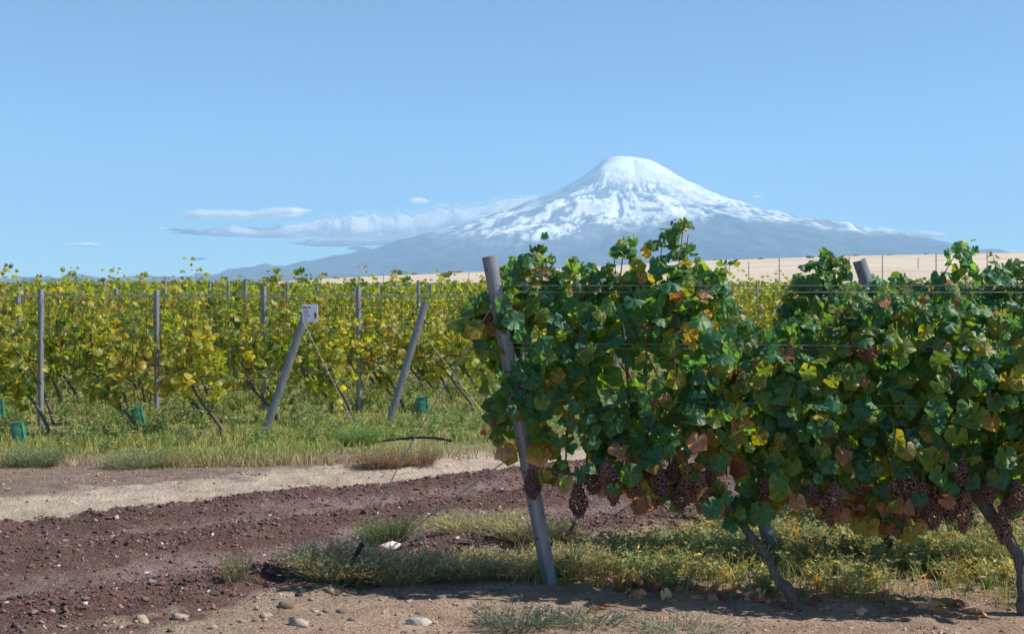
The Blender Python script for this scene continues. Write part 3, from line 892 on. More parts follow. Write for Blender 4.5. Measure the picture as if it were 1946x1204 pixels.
# posts of the near rows
P1b = W(1045, 1112, 7.0); P1b[2] = gh(P1b[0], P1b[1]) - 0.01
P1t = W(929, 487, 6.95)
steel_post(P1b, P1t, 0.078, 0.05, 'nearest leaning grey steel post with bolt holes at the end of the green row', 'leaning steel end posts', face=(-0.15, -1, 0), holes=9)
P2b = W(1472, 1062, 7.75); P2b[2] = gh(P2b[0], P2b[1]) - 0.01
P2t = W(1305, 520, 7.72)
steel_post(P2b, P2t, 0.075, 0.05, 'steeply leaning steel post half hidden inside the nearest green row', 'leaning steel end posts', face=(-0.35, -1, 0), holes=6)
P3b = W(1806, 1010, 8.75); P3b[2] = gh(P3b[0], P3b[1])
P3t = W(1633, 495, 8.7)
steel_post(P3b, P3t, 0.085, 0.05, 'leaning steel post whose blunt top pokes out of the green leaves on the right', 'leaning steel end posts', face=(-0.2, -1, 0), holes=6)
# a straight post farther down the second row
steel_post((3.05, 7.43, 0), W(1812, 545, 8.0) * 0 + np.array([3.05, 7.43, 1.62]), 0.05, 0.035, 'upright steel post among the leaves at the right edge', 'upright steel posts', holes=3)

def roww(row, post_t, post_b, zs, tagname, rows_label):
    for k, (z, dz) in enumerate(zs):
        f_ = (z - post_b[2]) / (post_t[2] - post_b[2])
        s0 = post_b + (post_t - post_b) * f_ + np.array([0, -0.03, 0])
        x1 = 5.5; y1 = row.y0 + SL * (x1 - row.x0)
        wire([s0, np.array([x1, y1 + dz, z])], 0.0021, rows_label[k], tagname)
roww(R1, P1t, P1b, [(1.635, -0.06), (1.60, 0.10), (1.325, -0.08), (1.30, 0.10), (1.02, -0.08), (0.60, 0)], 'trellis wires of the nearest row',
     ['topmost steel wire along the front of the nearest green row', 'second steel wire from the top of the nearest green row', 'front wire of the upper middle pair in the nearest green row',
      'rear wire of the upper middle pair in the nearest green row', 'lower middle wire threading the leaves of the nearest green row', 'lowest wire of the nearest row carrying the grape cordon'])
roww(R2, P2t, P2b, [(1.60, -0.06), (1.30, 0.08), (0.65, 0)], 'trellis wires of the second row',
     ['topmost steel wire of the second green row', 'middle steel wire of the second green row', 'lowest steel wire of the second green row near the ground'])
roww(R3, P3t, P3b, [(1.62, -0.06), (1.25, 0.08)], 'trellis wires of the third row', ['upper steel wire of the third green row', 'lower steel wire of the third green row'])

# guy wires and ground anchors left of the near post
A1 = W(648, 1118, 6.93); A1[2] = gh(A1[0], A1[1])
wire([A1, W(690, 1030, 6.95), W(745, 910, 6.96), W(812, 790, 6.97), P1b + (P1t - P1b) * 0.86 + np.array([-0.02, -0.02, 0])], 0.0032, 'long steel guy wire rising from the weeds to the top of the nearest post', 'guy wires of the near rows', name='guy_wire')
A2 = W(650, 1125, 6.85); A2[2] = gh(A2[0], A2[1])
wire([A2, W(720, 1060, 6.87), W(810, 985, 6.9), W(965, 872, 6.95)], 0.0034, 'lower steel guy wire rising from the weeds to the middle of the nearest post', 'guy wires of the near rows', name='guy_wire')
def sleeve(p0, p1, label, r0=0.014):
    P = np.linspace(p0, p1, 16); rr = r0 * (1 + 0.25 * np.sin(np.arange(16) * 1.9)); rr[0] = rr[-1] = r0 * 0.5
    G = Geo(); tube(G, P, rr, 8, 0.2)
    o = link('anchor_sleeve', G.mesh('anchor_sleeve', M['black'], smooth=True, origin=p0)); o.location = p0
    tag(o, label, 'sleeve', 'black sleeves on the guy wires')
sleeve(W(659, 1082, 6.92), W(689, 1030, 6.94), 'upright black plastic sleeve at the foot of the steep guy wire')
sleeve(W(660, 1112, 6.84), W(696, 1082, 6.86), 'black plastic sleeve lying low in the weeds on the shallow guy wire', 0.011)
sleeve(W(1068, 1040, 7.9), W(1092, 990, 7.93), 'black plastic sleeve on the wire just right of the nearest leaning post', 0.010)
A3 = W(1066, 1046, 7.9)
wire([W(1100, 1032, 7.85), W(1150, 990, 7.85), W(1215, 948, 7.8), W(1320, 880, 7.8)], 0.003, 'thin guy wire rising to the right under the grapes of the nearest row', 'guy wires of the near rows', name='guy_wire')
wire([W(1068, 1040, 7.9), W(1100, 975, 7.9), W(1180, 800, 7.85), W(1300, 560, 7.75)], 0.0025, 'steep guy wire going up behind the leaves to the second leaning post', 'guy wires of the near rows', name='guy_wire')
wire([W(965, 1098, 7.2), W(998, 1020, 7.3)], 0.0025, 'short thin dark stalk of wire standing in the weeds left of the near post', 'guy wires of the near rows', mat='rust', name='guy_wire')

# ---------------------------------------------------------------- left field of yellowing vines
DY, LS = 1.36, 0.07
def lrow(k): return -2.77 + 1.30 * (k - 1) + (0.10 * (k - 2) if k > 2 else 0), 14.2 + DY * (k - 1)
def lpos(k, x):
    xe, ye = lrow(k); return ye + LS * (x - xe)

def vine_leaves(seed, table, h=1.0, nsh=5, per=36, w_=0.86):
    """positions of the leaves of one trained vine, relative to its root (cordon at 0.62 m)"""
    r_ = np.random.default_rng(seed)
    P = []; C_ = []; S = []; O = []
    for s_ in range(nsh + 3):
        low = s_ >= nsh
        x0_ = -0.32 + (s_ % nsh + r_.uniform(0.1, 0.9)) / nsh * w_ - w_ / 2
        if low: x0_ = -0.32 + r_.normal(0, 0.16)
        top = r_.uniform(0.62, 1.12) * h * (1.0 if r_.random() < 0.8 else 0.6)
        z0 = 0.62 + r_.uniform(-0.12, 0.12)
        m_ = int(per * r_.uniform(0.6, 1.35))
        if r_.random() < 0.07: top = r_.uniform(1.12, 1.27) * h; m_ = int(m_ * 0.7)
        if low: top = -r_.uniform(0.05, 0.34); m_ = int(m_ * 0.55)
        u = r_.random(m_) ** 0.9
        dx = r_.uniform(-0.2, 0.2); dy = r_.uniform(-0.2, 0.2)
        # leaves gather in clumps along the shoot
        u = np.clip(u + 0.05 * np.sin(u * 19 + r_.uniform(0, 6)), 0, 1)
        x = x0_ + dx * u + r_.normal(0, 0.05, m_) * (1.15 - 0.6 * u)
        y = dy * np.sin(u * 3) + r_.normal(0, 0.09, m_) * (1.1 - 0.6 * u)
        z = z0 + u * top + r_.normal(0, 0.03, m_)
        P.append(np.stack([x, y, z], -1)); O.append(y)
        cc = pick(m_, table, r_)
        # one shoot tends to one colour
        base = pick(1, table, r_)[0]
        cc = cc * 0.55 + base * 0.45
        C_.append(cc); S.append(r_.uniform(0.065, 0.115, m_) * (1.1 - 0.45 * u))
    P = np.concatenate(P); C_ = np.concatenate(C_); S = np.concatenate(S)
    sg = np.where(P[:, 1] < 0.05, -1.0, 1.0)
    C_ = C_ * (0.75 + 0.35 * sstep(0.6, 1.7, P[:, 2]))[:, None] ** 0
    rot = frames(len(P), np.stack([0 * sg, sg * 0.7, 0 * sg], -1), 0.55, 0.55, 1.0, r_)
    return P, rot, S, C_
def vine_wood(seed):
    r_ = np.random.default_rng(seed)
    G = Geo()
    lean = r_.uniform(0.22, 0.42)
    pts = np.array([[0, 0, -0.05], [-lean * 0.15 + r_.uniform(-.03, .03), 0, 0.14], [-lean * 0.55 + r_.uniform(-.04, .04), 0, 0.36], [-lean + r_.uniform(-.03, .03), 0, 0.60]])
    tube(G, smooth_path(pts, 14), np.linspace(0.022, 0.014, 14), 8, 0.35)
    return G, pts[-1]
def vine_cordon(seed, tip):
    r_ = np.random.default_rng(seed + 5); G = Geo()
    for sg in (-1, 1):
        p = np.array([tip, tip + [sg * 0.14, 0, 0.06 + r_.uniform(-.03, .04)], tip + [sg * 0.30, 0, 0.03 + r_.uniform(-.08, .08)]])
        tube(G, smooth_path(p, 8), np.linspace(0.012, 0.006, 8), 6, 0.3)
    return G
def vine_canes(seed, P):
    r_ = np.random.default_rng(seed + 9); G = Geo()
    for k in range(7):
        x = -0.32 + (k + 0.5) / 7 * 0.95 - 0.475
        p = np.array([[x, 0, 0.62], [x + r_.uniform(-.06, .06), r_.uniform(-.08, .08), 1.0], [x + r_.uniform(-.1, .1), r_.uniform(-.08, .08), 1.5]])
        tube(G, smooth_path(p, 7), np.linspace(0.005, 0.0025, 7), 5)
    return G

NP = 8
protos = []
for k in range(NP):
    tb = YELL if k % 4 != 3 else YGREEN + YELL[:2]
    P, rot, S, C_ = vine_leaves(100 + k, tb, 1.0 + 0.04 * (k % 3))
    G = Geo(); join_leaves(G, MID, P, rot, S, C_)
    fm = G.mesh('vine_crown', M['leafmass'], smooth=True)
    Gw, tip = vine_wood(200 + k)
    wm = Gw.mesh('vine_trunk', M['bark'], smooth=True)
    cm = vine_cordon(k, tip).mesh('vine_cordon', M['bark'], smooth=True)
    km = vine_canes(k, None).mesh('vine_canes', M['cane'], smooth=True)
    protos.append((fm, wm, cm, km))

ordinal = ['first', 'second', 'third', 'fourth', 'fifth', 'sixth', 'seventh', 'eighth', 'ninth', 'tenth', 'eleventh', 'twelfth', 'thirteenth', 'fourteenth']
rown = ['first', 'second', 'third']
nvine = 0
def side(p):
    for lim, nm in ((150, 'at the far left'), (300, 'by the second upright post'), (450, 'well left of the sign'), (640, 'behind the sign'), (800, 'near the bare leaning post'), (950, 'just left of the green row'),
                    (1250, 'behind the green row'), (1480, 'mid green row'), (1700, 'behind the blunt post')):
        if p < lim: return nm
    return 'at the far right'
for k in range(1, 15):
    xe, ye = lrow(k)
    x = xe - 0.42
    idx = 0
    r_ = np.random.default_rng(900 + k)
    while True:
        y = lpos(k, x)
        if 973 + F * (x + 0.1) / y < -40: break
        if 973 + F * (x - 0.9) / y < 1990:
            z = gh(x, y)
            loc = (x, y, z)
            near = k <= 2
            if k == 1:
                lb = f'yellow-green vine in the front left row, {ordinal[idx]} left of the signpost'
            elif k == 2:
                lb = f'golden vine in the second left row, {ordinal[idx]} from the bare leaning post'
            elif k == 3 and idx < 8:
                lb = f'yellowing vine in the third row of the left field, {ordinal[idx]} from its end'
            else:
                lb = f'yellow-green vine in the {ordinal[k-1]} left row, {side(973 + F * x / y)}'
            root = empty('grape_vine', loc, lb, 'grape vine', 'yellowing vines of the left field')
            pk_ = (k * 3 + idx * 5) % NP
            fm, wm, cm, km = protos[pk_]
            sc_ = r_.uniform(0.93, 1.08)
            if near:
                tb = YELL if (idx + k) % 3 else YELL[:3] + YGREEN
                P, rot, S, C_ = vine_leaves(3000 + k * 40 + idx, tb, rng.uniform(0.86, 1.07), 5, 46)
                Q = P + loc; qx = 973 + F * Q[:, 0] / Q[:, 1]
                gap = ((np.abs(qx - 298) < 10) | (np.abs(qx - 77) < 9) | (np.abs(qx - 501) < 7) | (np.abs(qx - 684) < 6)) & (rng.random(len(P)) < 0.9)
                P, rot, S, C_ = P[~gap], rot[~gap], S[~gap], C_[~gap]
                order = np.argsort(P[:, 1])
                a_, b_ = order[:200], order[200:]
                leaf_objects(root, MID_ME, P[a_] + loc, rot[a_], S[a_], C_[a_], np.array(loc))
                G = Geo(); join_leaves(G, MID, P[b_], rot[b_], S[b_], C_[b_])
                tag(link('foliage', G.mesh('foliage', M['leafmass'], smooth=True), root), kind='stuff')
            else:
                root.scale = (1, 1, sc_)
                tag(link('foliage', fm, root), kind='stuff')
            link('trunk', wm, root)
            if k <= 8:
                link('cordon', cm, root); link('canes', km, root)
            nvine += 1
        idx += 1
        x -= 0.88 + r_.uniform(-0.06, 0.06)
print('vines', nvine)

# the far rows: nobody could count them
G = Geo()
for k in range(15, 56):
    ye = 14.2 + DY * (k - 1); 
    if ye > 84: break
    x0_, x1_ = -0.43 * ye, 0.43 * ye
    n = int((x1_ - x0_) * (46 if ye < 50 else 30))
    x = rng.uniform(x0_, x1_, n)
    cl = fbm(x * 0.9, np.full(n, k * 3.3), 3, 70)
    zt = 1.45 + 0.42 * cl + 0.12 * vnoise(x * 5, np.full(n, k * 1.0))
    z = zt - rng.random(n) ** 1.4 * 0.9
    gx = ye + LS * x + rng.normal(0, 0.12, n)
    zg = np.where(gx > 70, np.maximum(hill_z(x, np.maximum(gx, 71)), 0), 0.0)
    P = np.stack([x, gx, z + zg], -1)
    rot = frames(n, np.array([0, -0.6, 0]), 0.6, 0.55, 1.0)
    join_leaves(G, LOW, P, rot, rng.uniform(0.10, 0.17, n) * (1 + (ye - 33) / 60), pick(n, YELL + YGREEN))
tag(link('far_vines', G.mesh('far_vines', M['leafmass'])), 'far rows of yellow-green vines merging towards the hillside', 'vineyard', kind='stuff')

# posts of the left field
E1b = W(500, 826, 14.2); E1t = W(581, 596, 14.15)
E2b = W(738, 806, 15.3); E2t = W(809, 573, 15.25)
E1b[2] = gh(E1b[0], E1b[1]); E2b[2] = gh(E2b[0], E2b[1])
steel_post(E1b, E1t, 0.085, 0.05, 'leaning steel post carrying the white sign at the edge of the left field', 'leaning steel end posts', holes=0)
steel_post(E2b, E2t, 0.085, 0.05, 'bare leaning steel post right of the sign at the edge of the left field', 'leaning steel end posts', holes=0)
sp_label = {(2, 1): 'upright steel post at the far left of the vineyard near the green guard', (3, 1): 'upright steel post between the two green vine guards and the sign',
            (4, 1): 'upright steel post standing just left of the white sign', (5, 1): 'upright steel post between the sign and the bare leaning post'}
spx = {(2, 1): (77, 810), (3, 1): (298, 787), (4, 1): (501, 765), (5, 1): (683, 752)}
for k in range(2, 15):
    xe, ye = lrow(k)
    if k >= 3 and k < 9:
        y = lpos(k, xe); b = np.array([xe, y, gh(xe, y)])
        steel_post(b, b + np.array([0.42, -0.02, 1.48]), 0.08, 0.05, f'leaning end post of the {ordinal[k-1]} left row, behind the green vines', 'leaning steel end posts')
    for j in range(1, 9):
        if (k, j) in spx:
            px, py = spx[(k, j)]
            d = F * CAMH / (py - 548) if k < 4 else (16.72 if k == 4 else 16.8); x = (px - 973) / F * d; y = d
        else:
            x = xe - 4.2 * j + 0.25 * math.sin(k * 2.1); y = lpos(k, x)
        p_ = 973 + F * x / y
        if p_ < -20 or p_ > 1970: continue
        lb = sp_label.get((k, j), f'upright steel post in the {ordinal[k-1]} left row, {side(p_)}')
        b = np.array([x, y, gh(x, y)])
        steel_post(b, b + np.array([rng.normal(0, 0.012), 0, (1.60 if k < 6 else 1.72) + rng.uniform(0, 0.07)]), 0.066 if k < 6 else 0.055, 0.045, lb, 'upright steel posts of the left field', face=(0.25, -1, 0))
# wires of the first left rows
for k in range(1, 6):
    xe, ye = lrow(k)
    for z, nm in ((1.52, 'top'), (1.12, 'middle'), (0.62, 'lowest')):
        xs_ = xe + 0.30 * z
        a_ = np.array([xs_, lpos(k, xe) - 0.05, z]); xb = -0.45 * ye
        wire([a_, np.array([xb, lpos(k, xb) - 0.05, z + 0.02])], 0.0026, f'{nm} steel wire of the {ordinal[k-1]} row in the left field', 'trellis wires of the left field')
# guys of the leaning posts
def guy(p0, p1, label): wire([p0, p1], 0.0022, label, 'guy wires of the left field', name='guy_wire')
guy(W(577, 612, 14.1), W(684, 828, 13.7), 'steep thin guy wire falling right from the signpost')
guy(E1b + (E1t - E1b) * 0.38, W(684, 830, 13.7), 'shallow thin guy wire running from the middle of the signpost')
guy(E2b + (E2t - E2b) * 0.42, W(928, 800, 14.9), 'shallow guy wire from the middle of the bare leaning post')
guy(E2b + (E2t - E2b) * 0.80, W(930, 800, 14.9), 'steep guy wire from the upper part of the bare leaning post')

# sign -------------------------------------------------------------------
S0 = W(589.5, 595, 14.05)
sign = empty('vineyard_sign', S0, 'white rectangular sign reading Aligoté with a red emblem, on a leaning post', 'sign')
M['white'] = plain('sign_white', (0.80, 0.81, 0.84), 0.4, var=0.04, scale=6, bmp=0)
M['ink'] = plain('sign_ink', (0.02, 0.02, 0.03), 0.6, bmp=0)
M['redink'] = plain('sign_red', (0.50, 0.03, 0.04), 0.5, bmp=0)
def box(cx_, cy_, cz_, sx, sy, sz, mat, parent, name, rotz=0.0, tilt=0.0):
    b = bmesh.new(); bmesh.ops.create_cube(b, size=1)
    for v in b.verts: v.co = (v.co.x * sx, v.co.y * sy, v.co.z * sz)
    if min(sx, sy, sz) > 0.0015: bmesh.ops.bevel(b, geom=b.edges[:], offset=min(sx, sy, sz) * 0.2, segments=1, affect='EDGES')
    me = bpy.data.meshes.new(name); b.to_mesh(me); b.free(); me.materials.append(M[mat])
    o = link(name, me, parent); o.location = (cx_, cy_, cz_); o.rotation_euler = (0, tilt, rotz)
    return o
SW, SH = 30 / F * 14.05, 33.5 / F * 14.05
box(0, 0, 0, SW, 0.005, SH, 'white', sign, 'panel')
def text(s, x, z, size, name='lettering', wd=None, mat='ink', bold=0.0):
    cu = bpy.data.curves.new(name, 'FONT'); cu.body = s; cu.size = size; cu.extrude = 0.0006; cu.offset = bold
    cu.resolution_u = 2
    o = bpy.data.objects.new('tmp', cu); COL.objects.link(o)
    dg = bpy.context.evaluated_depsgraph_get()
    me = bpy.data.meshes.new_from_object(o.evaluated_get(dg))
    bpy.data.objects.remove(o)
    me.materials.clear(); me.materials.append(M[mat])
    t_ = link(name, me, sign); t_.location = (x, -0.0042, z); t_.rotation_euler = (R(90), 0, 0)
    if wd:
        ww = max(v.co.x for v in me.vertices); t_.scale = (wd / ww, 1, 1)
u = SW / 30.0
text('Aligoté', -14.6 * u, 9.6 * u, 5.6 * u, wd=16.2 * u, bold=0.10 * u)
text('Row 98', -11.2 * u, 4.2 * u, 2.7 * u, wd=8 * u, bold=0.08 * u)
text('76 rows', -11.0 * u, -0.4 * u, 2.7 * u, wd=7.5 * u, bold=0.08 * u)
text('6.380 plants', -11.2 * u, -5.0 * u, 2.7 * u, wd=12 * u, bold=0.08 * u)
text('2.32 ha', -11.2 * u, -9.6 * u, 2.7 * u, wd=7.5 * u, bold=0.02 * u)
text('2012', -11.0 * u, -14.0 * u, 2.7 * u, wd=4.8 * u, bold=0.02 * u)
box(9.7 * u, -0.0036, -4.3 * u, 4.3 * u, 0.0014, 8.2 * u, 'redink', sign, 'emblem')
box(9.7 * u, -0.0038, 0.35 * u, 4.3 * u, 0.0014, 1.0 * u, 'ink', sign, 'emblem_band')
box(9.7 * u, -0.0038, -9.0 * u, 4.3 * u, 0.0014, 1.0 * u, 'ink', sign, 'emblem_band')
box(0.0, 0.012, 0.045, 0.02, 0.02, 0.02, 'steel', sign, 'clip')
sign.rotation_euler = (0, R(-2.5), 0)

# green vine guards --------------------------------------------------------
def guard(px, py, d, wpx, hpx, tilt, label):
    c = W(px, py, d)
    wd = wpx / F * d; ht = hpx / F * d
    a = np.arange(24) / 24 * 2 * np.pi
    sq = np.sign(np.cos(a)) * np.abs(np.cos(a)) ** 0.6; sr = np.sign(np.sin(a)) * np.abs(np.sin(a)) ** 0.6
    G = Geo(); V = []
    for q, h in enumerate(np.linspace(-0.5, 0.5, 7)):
        k = 1 + 0.06 * math.sin(q * 2.2) + (0.05 if q == 6 else 0)
        V.append(np.stack([sq * wd / 2 * k, sr * wd / 2.4 * k, np.full(24, h * ht) + 0.006 * np.cos(3 * a)], -1))
    V = np.concatenate(V)
    i = np.arange(6)[:, None] * 24; j = np.arange(24)[None]; j2 = (j + 1) % 24
    G.add(V, np.stack([i + j, i + j2, i + 24 + j2, i + 24 + j], -1).reshape(-1, 4))
    G.add(V * [0.97, 0.97, 0.999], np.stack([i + j, i + 24 + j, i + 24 + j2, i + j2], -1).reshape(-1, 4))
    root = empty('vine_guard', c, label, 'vine guard', 'green plastic vine guards'); root.rotation_euler = (0, R(tilt), 0.3)
    link('sleeve', G.mesh('guard_sleeve', M['guard'], smooth=True), root)
    G = Geo(); tube(G, [[wd * 0.34, -wd * 0.38, -ht / 2], [wd * 0.34, -wd * 0.40, 0], [wd * 0.34, -wd * 0.38, ht / 2]], 0.006, 6)
    link('seam', G.mesh('guard_seam', M['guard']), root)
guard(35, 821, 13.55, 26, 40, -10, 'green plastic tube guard round a vine foot at the far left')
guard(263, 792, 14.9, 24, 36, -12, 'green plastic tube guard left of the second upright post')
guard(802, 768, 15.6, 24, 28, -2, 'torn light green plastic guard right of the bare leaning post')
guard(0, 775, 14.6, 16, 34, -4, 'green plastic guard cut off by the left edge of the picture')
guard(622, 722, 18.4, 14, 20, 0, 'small blue-green guard deep between the yellow vines')

# black irrigation hose ------------------------------------------------------
hp = [W(706, 840, 13.4), W(740, 836, 13.35), W(790, 831, 13.3), W(835, 833, 13.25), W(858, 838, 13.2)]
for q in hp: q[2] = max(q[2], gh(q[0], q[1]) + 0.012)
hp[2][2] += 0.0
G = Geo(); P = smooth_path(hp, 30); tube(G, P, 0.0125, 8)
o = link('irrigation_hose', G.mesh('irrigation_hose', M['black'], smooth=True, origin=P[0])); o.location = P[0]
tag(o, 'black irrigation hose arching over the bare patch at the grass edge', 'hose')

# shrubs on the skyline of the hillside
hr = np.random.default_rng(33)
for q in range(22):
    px = hr.uniform(1000, 1946) if q > 5 else hr.uniform(620, 1000)
    d = hr.uniform(700, 810); x_ = (px - 973) / F * d
    G = Geo(); V_ = IV2 * (1 + hr.normal(0, 0.2, (len(IV2), 1))) * [hr.uniform(1.0, 2.6), 1.2, hr.uniform(0.4, 0.9)]
    G.add(V_, IF2, np.array([0.16, 0.14, 0.09]))
    o = link('desert_shrub', G.mesh('desert_shrub', M['stone'])); o.location = (x_, d, float(hill_z(x_, d)) + 0.3)
    tag(o, 'tiny dark shrub on the skyline of the pale hillside', 'shrub', 'shrubs on the hill skyline')
# hill fence posts --------------------------------------------------------------
fpx = [(606, 526, 12), (729, 520, 14), (768, 519, 14), (891, 517, 12), (1063, 507, 20), (1112, 506, 18), (1386, 496, 20), (1423, 496, 22), (1481, 490, 28), (1614, 486, 22), (1677, 484, 28), (1745, 489, 16), (1779, 481, 30), (1876, 478, 26), (1990, 474, 28)]
tops = []
for k, (px, py, hp_) in enumerate(fpx):
    d = 2.3 * F / (hp_ + 10)
    d = min(max(d, 120), 210)
    p_ = W(px, py, d); g0 = hill_z(p_[0], d)
    G = Geo(); tube(G, [[0, 0, -0.4], [0, 0, (p_[2] - g0) * 0.5], [0, 0, p_[2] - g0]], [0.075, 0.07, 0.06], 6)
    o = link('fence_post', G.mesh('fence_post', M['steel'])); o.location = (p_[0], d, g0)
    tag(o, f'thin grey post on the pale hillside, {side(px)}', 'fence post', 'fence posts on the pale hillside')
    tops.append(p_)
G = Geo()
for a_, b_ in zip(tops[:-1], tops[1:]):
    for dz in (-0.25, -0.9): tube(G, np.linspace(a_ + [0, 0, dz], b_ + [0, 0, dz], 3), 0.008, 4, cap=False)
o = link('fence_wire', G.mesh('fence_wire', M['rust'])); tag(o, 'thin wire strung between the fence posts on the pale hillside', 'wire')

# ---------------------------------------------------------------- loose stones
def hull(seed, n):
    r_ = np.random.default_rng(seed); b = bmesh.new()
    p = r_.normal(0, 1, (n, 3)); p /= np.linalg.norm(p, axis=1)[:, None]; p *= r_.uniform(0.6, 1.15, (n, 1))
    for q in p: b.verts.new(q)
    res = bmesh.ops.convex_hull(b, input=b.verts)
    loose = [v for v in b.verts if not v.link_faces]
    bmesh.ops.delete(b, geom=loose, context='VERTS')
    bmesh.ops.triangulate(b, faces=b.faces); b.verts.index_update(); b.verts.ensure_lookup_table()
    V = np.array([v.co[:] for v in b.verts]); Fc = np.array([[v.index for v in f.verts] for f in b.faces]); b.free()
    return V, Fc
HULLS = [hull(q, 9 + q % 3) for q in range(7)]
def stones(G, x, y, size, cols):
    k = rng.integers(0, 7, len(x))
    for q in range(7):
        w_ = k == q
        stones_(G, x[w_], y[w_], size[w_], cols[w_], *HULLS[q])
def stones_(G, x, y, size, cols, V, Fc, sink=0.4):
    n = len(x)
    z = ground_h(x, y)
    sc3 = size[:, None] * rng.uniform(0.55, 1.2, (n, 3)) * [1.1, 1.0, 0.65]
    th = rng.uniform(0, 2 * np.pi, n); c_, s_ = np.cos(th), np.sin(th)
    v = V[None] * sc3[:, None]
    vx = v[..., 0] * c_[:, None] - v[..., 1] * s_[:, None]; vy = v[..., 0] * s_[:, None] + v[..., 1] * c_[:, None]
    P = np.stack([vx + x[:, None], vy + y[:, None], v[..., 2] + (z + sc3[:, 2] * (0.5 - sink))[:, None]], -1)
    f = Fc[None] + (np.arange(n) * len(V))[:, None, None]
    G.add(P.reshape(-1, 3), f.reshape(-1, 3), np.repeat(cols[:, None], len(V), 1).reshape(-1, 3))
LAVA = [(5, (0.119, 0.068, 0.06)), (2, (0.163, 0.076, 0.06)), (2, (0.062, 0.051, 0.054)), (1, (0.2, 0.146, 0.144)), (0.4, (0.413, 0.342, 0.3))]
PALE = [(4, (0.279, 0.189, 0.135)), (2, (0.342, 0.258, 0.201)), (2.5, (0.198, 0.133, 0.102)), (0.25, (0.414, 0.353, 0.303)), (0.8, (0.108, 0.056, 0.045))]
n = 210000
x = rng.uniform(-5.5, 3.5, n); y = 5.6 + 8.5 * rng.random(n) ** 1.2
inview = np.abs(x / y) < 0.42
x, y = x[inview], y[inview]
v = RV(x, y) + 0.22 * (fbm(RS(x, y) * 0.35, RV(x, y) * 0.2, 3, 5) - 0.5)
dens_l = (gauss(v, 6.45, 0.32) + 0.75 * gauss(v, 7.85, 0.3) + 0.95 * gauss(v, 8.85, 0.22)) + 0.3 * (v > 6.2) * (v < 9.2)
clump = fbm(x * 1.7, y * 1.7, 3, 77)
sel = rng.random(len(x)) < dens_l * (0.6 + clump)
G = Geo()
k = sel.sum(); sz = 0.005 + 0.007 * rng.pareto(2.6, k); sz = np.clip(sz, 0.004, 0.028)
stones(G, x[sel], y[sel], sz, pick(k, LAVA))
s2 = (~sel) & (rng.random(len(x)) < (0.20 * (v < 6.1) + 0.08 * (v > 9.2) * (v < 10.2) + 0.26 * (v > 10.1) * (y < 12.5) + 0.05 * (v > 6) * (v < 9)))
k = s2.sum(); sz = np.clip(0.003 + 0.005 * rng.pareto(2.4, k), 0.003, 0.024)
stones(G, x[s2], y[s2], sz, pick(k, PALE))
tag(link('gravel', G.mesh('gravel', M['stone'])), 'loose dark red lava gravel and pale stones strewn over the track', 'gravel', kind='stuff')

rock_list = [(545, 1157, 38, PALE, 'blocky tan rock in front of the grey-green weed clump'), (272, 1178, 42, PALE, 'angular pale rock near the bottom left on the stony verge'),
             (652, 1165, 44, PALE, 'flat pale stone lying in front of the weed clump'), (672, 1184, 38, PALE, 'whitish chunky rock at the bottom below the weed clump'),
             (600, 1163, 20, PALE, 'small brown pointed rock beside the blocky tan rock'), (737, 1058, 52, [(1, (0.50, 0.46, 0.43))], 'flat white rock showing among the weeds under the guy wire'),
             (505, 1174, 34, PALE, 'pale low rock left of the blocky tan rock'), (340, 1176, 44, PALE, 'flat elongated pale stone on the stony verge'), (252, 1192, 34, PALE, 'rounded tan stone at the bottom left edge'),
             (410, 1195, 34, PALE, 'tan stone cut by the bottom edge of the picture'), (80, 1193, 20, PALE, 'small whitish stone at the bottom left corner'), (115, 1195, 20, PALE, 'second small whitish stone at the bottom left corner'),
             (40, 1200, 34, LAVA, 'dark red angular lava rock in the bottom left corner'), (435, 1069, 16, [(1, (0.05, 0.05, 0.055))], 'small black rock on the ridge of red gravel'), (497, 1070, 20, [(1, (0.05, 0.05, 0.055))], 'larger black rock right of the small black one'),
             (284, 1113, 24, [(1, (0.16, 0.13, 0.14))], 'grey lava rock lying on the lower gravel ridge'), (285, 1100, 20, [(1, (0.14, 0.12, 0.13))], 'grey rounded rock just behind the grey lava rock'), (324, 1090, 22, LAVA, 'dark red lump on the lower gravel ridge'),
             (222, 990, 20, [(1, (0.3, 0.24, 0.21))], 'pale brown lump half buried in the red rut'), (398, 900, 12, PALE, 'small tan stone at the edge of the roadside grass'), (495, 873, 16, [(1, (0.6, 0.55, 0.5))], 'small white stone in the dry roadside grass'),
             (205, 985, 14, LAVA, 'small red lump on the red berm'), (160, 1174, 20, PALE, 'tan pebble near the border of the red gravel'), (230, 1160, 26, PALE, 'low tan rock on the edge of the red gravel'),
             (490, 1110, 26, LAVA, 'dark red clod right of the small tuft'), (520, 1108, 22, LAVA, 'dark brown clod beside the dark red clod'), (468, 1090, 20, LAVA, 'reddish clod behind the small tuft'), (590, 1143, 22, PALE, 'pale flat stone at the front edge of the weed clump'),
             (775, 1147, 20, PALE, 'small grey stone in front of the middle of the weed clump'), (762, 1140, 18, PALE, 'whitish pebble at the front edge of the weeds'), (800, 1190, 60, PALE, 'broad flat tan slab of stone near the bottom edge'), (565, 1192, 46, PALE, 'flat tan slab left of the whitish chunky rock')]
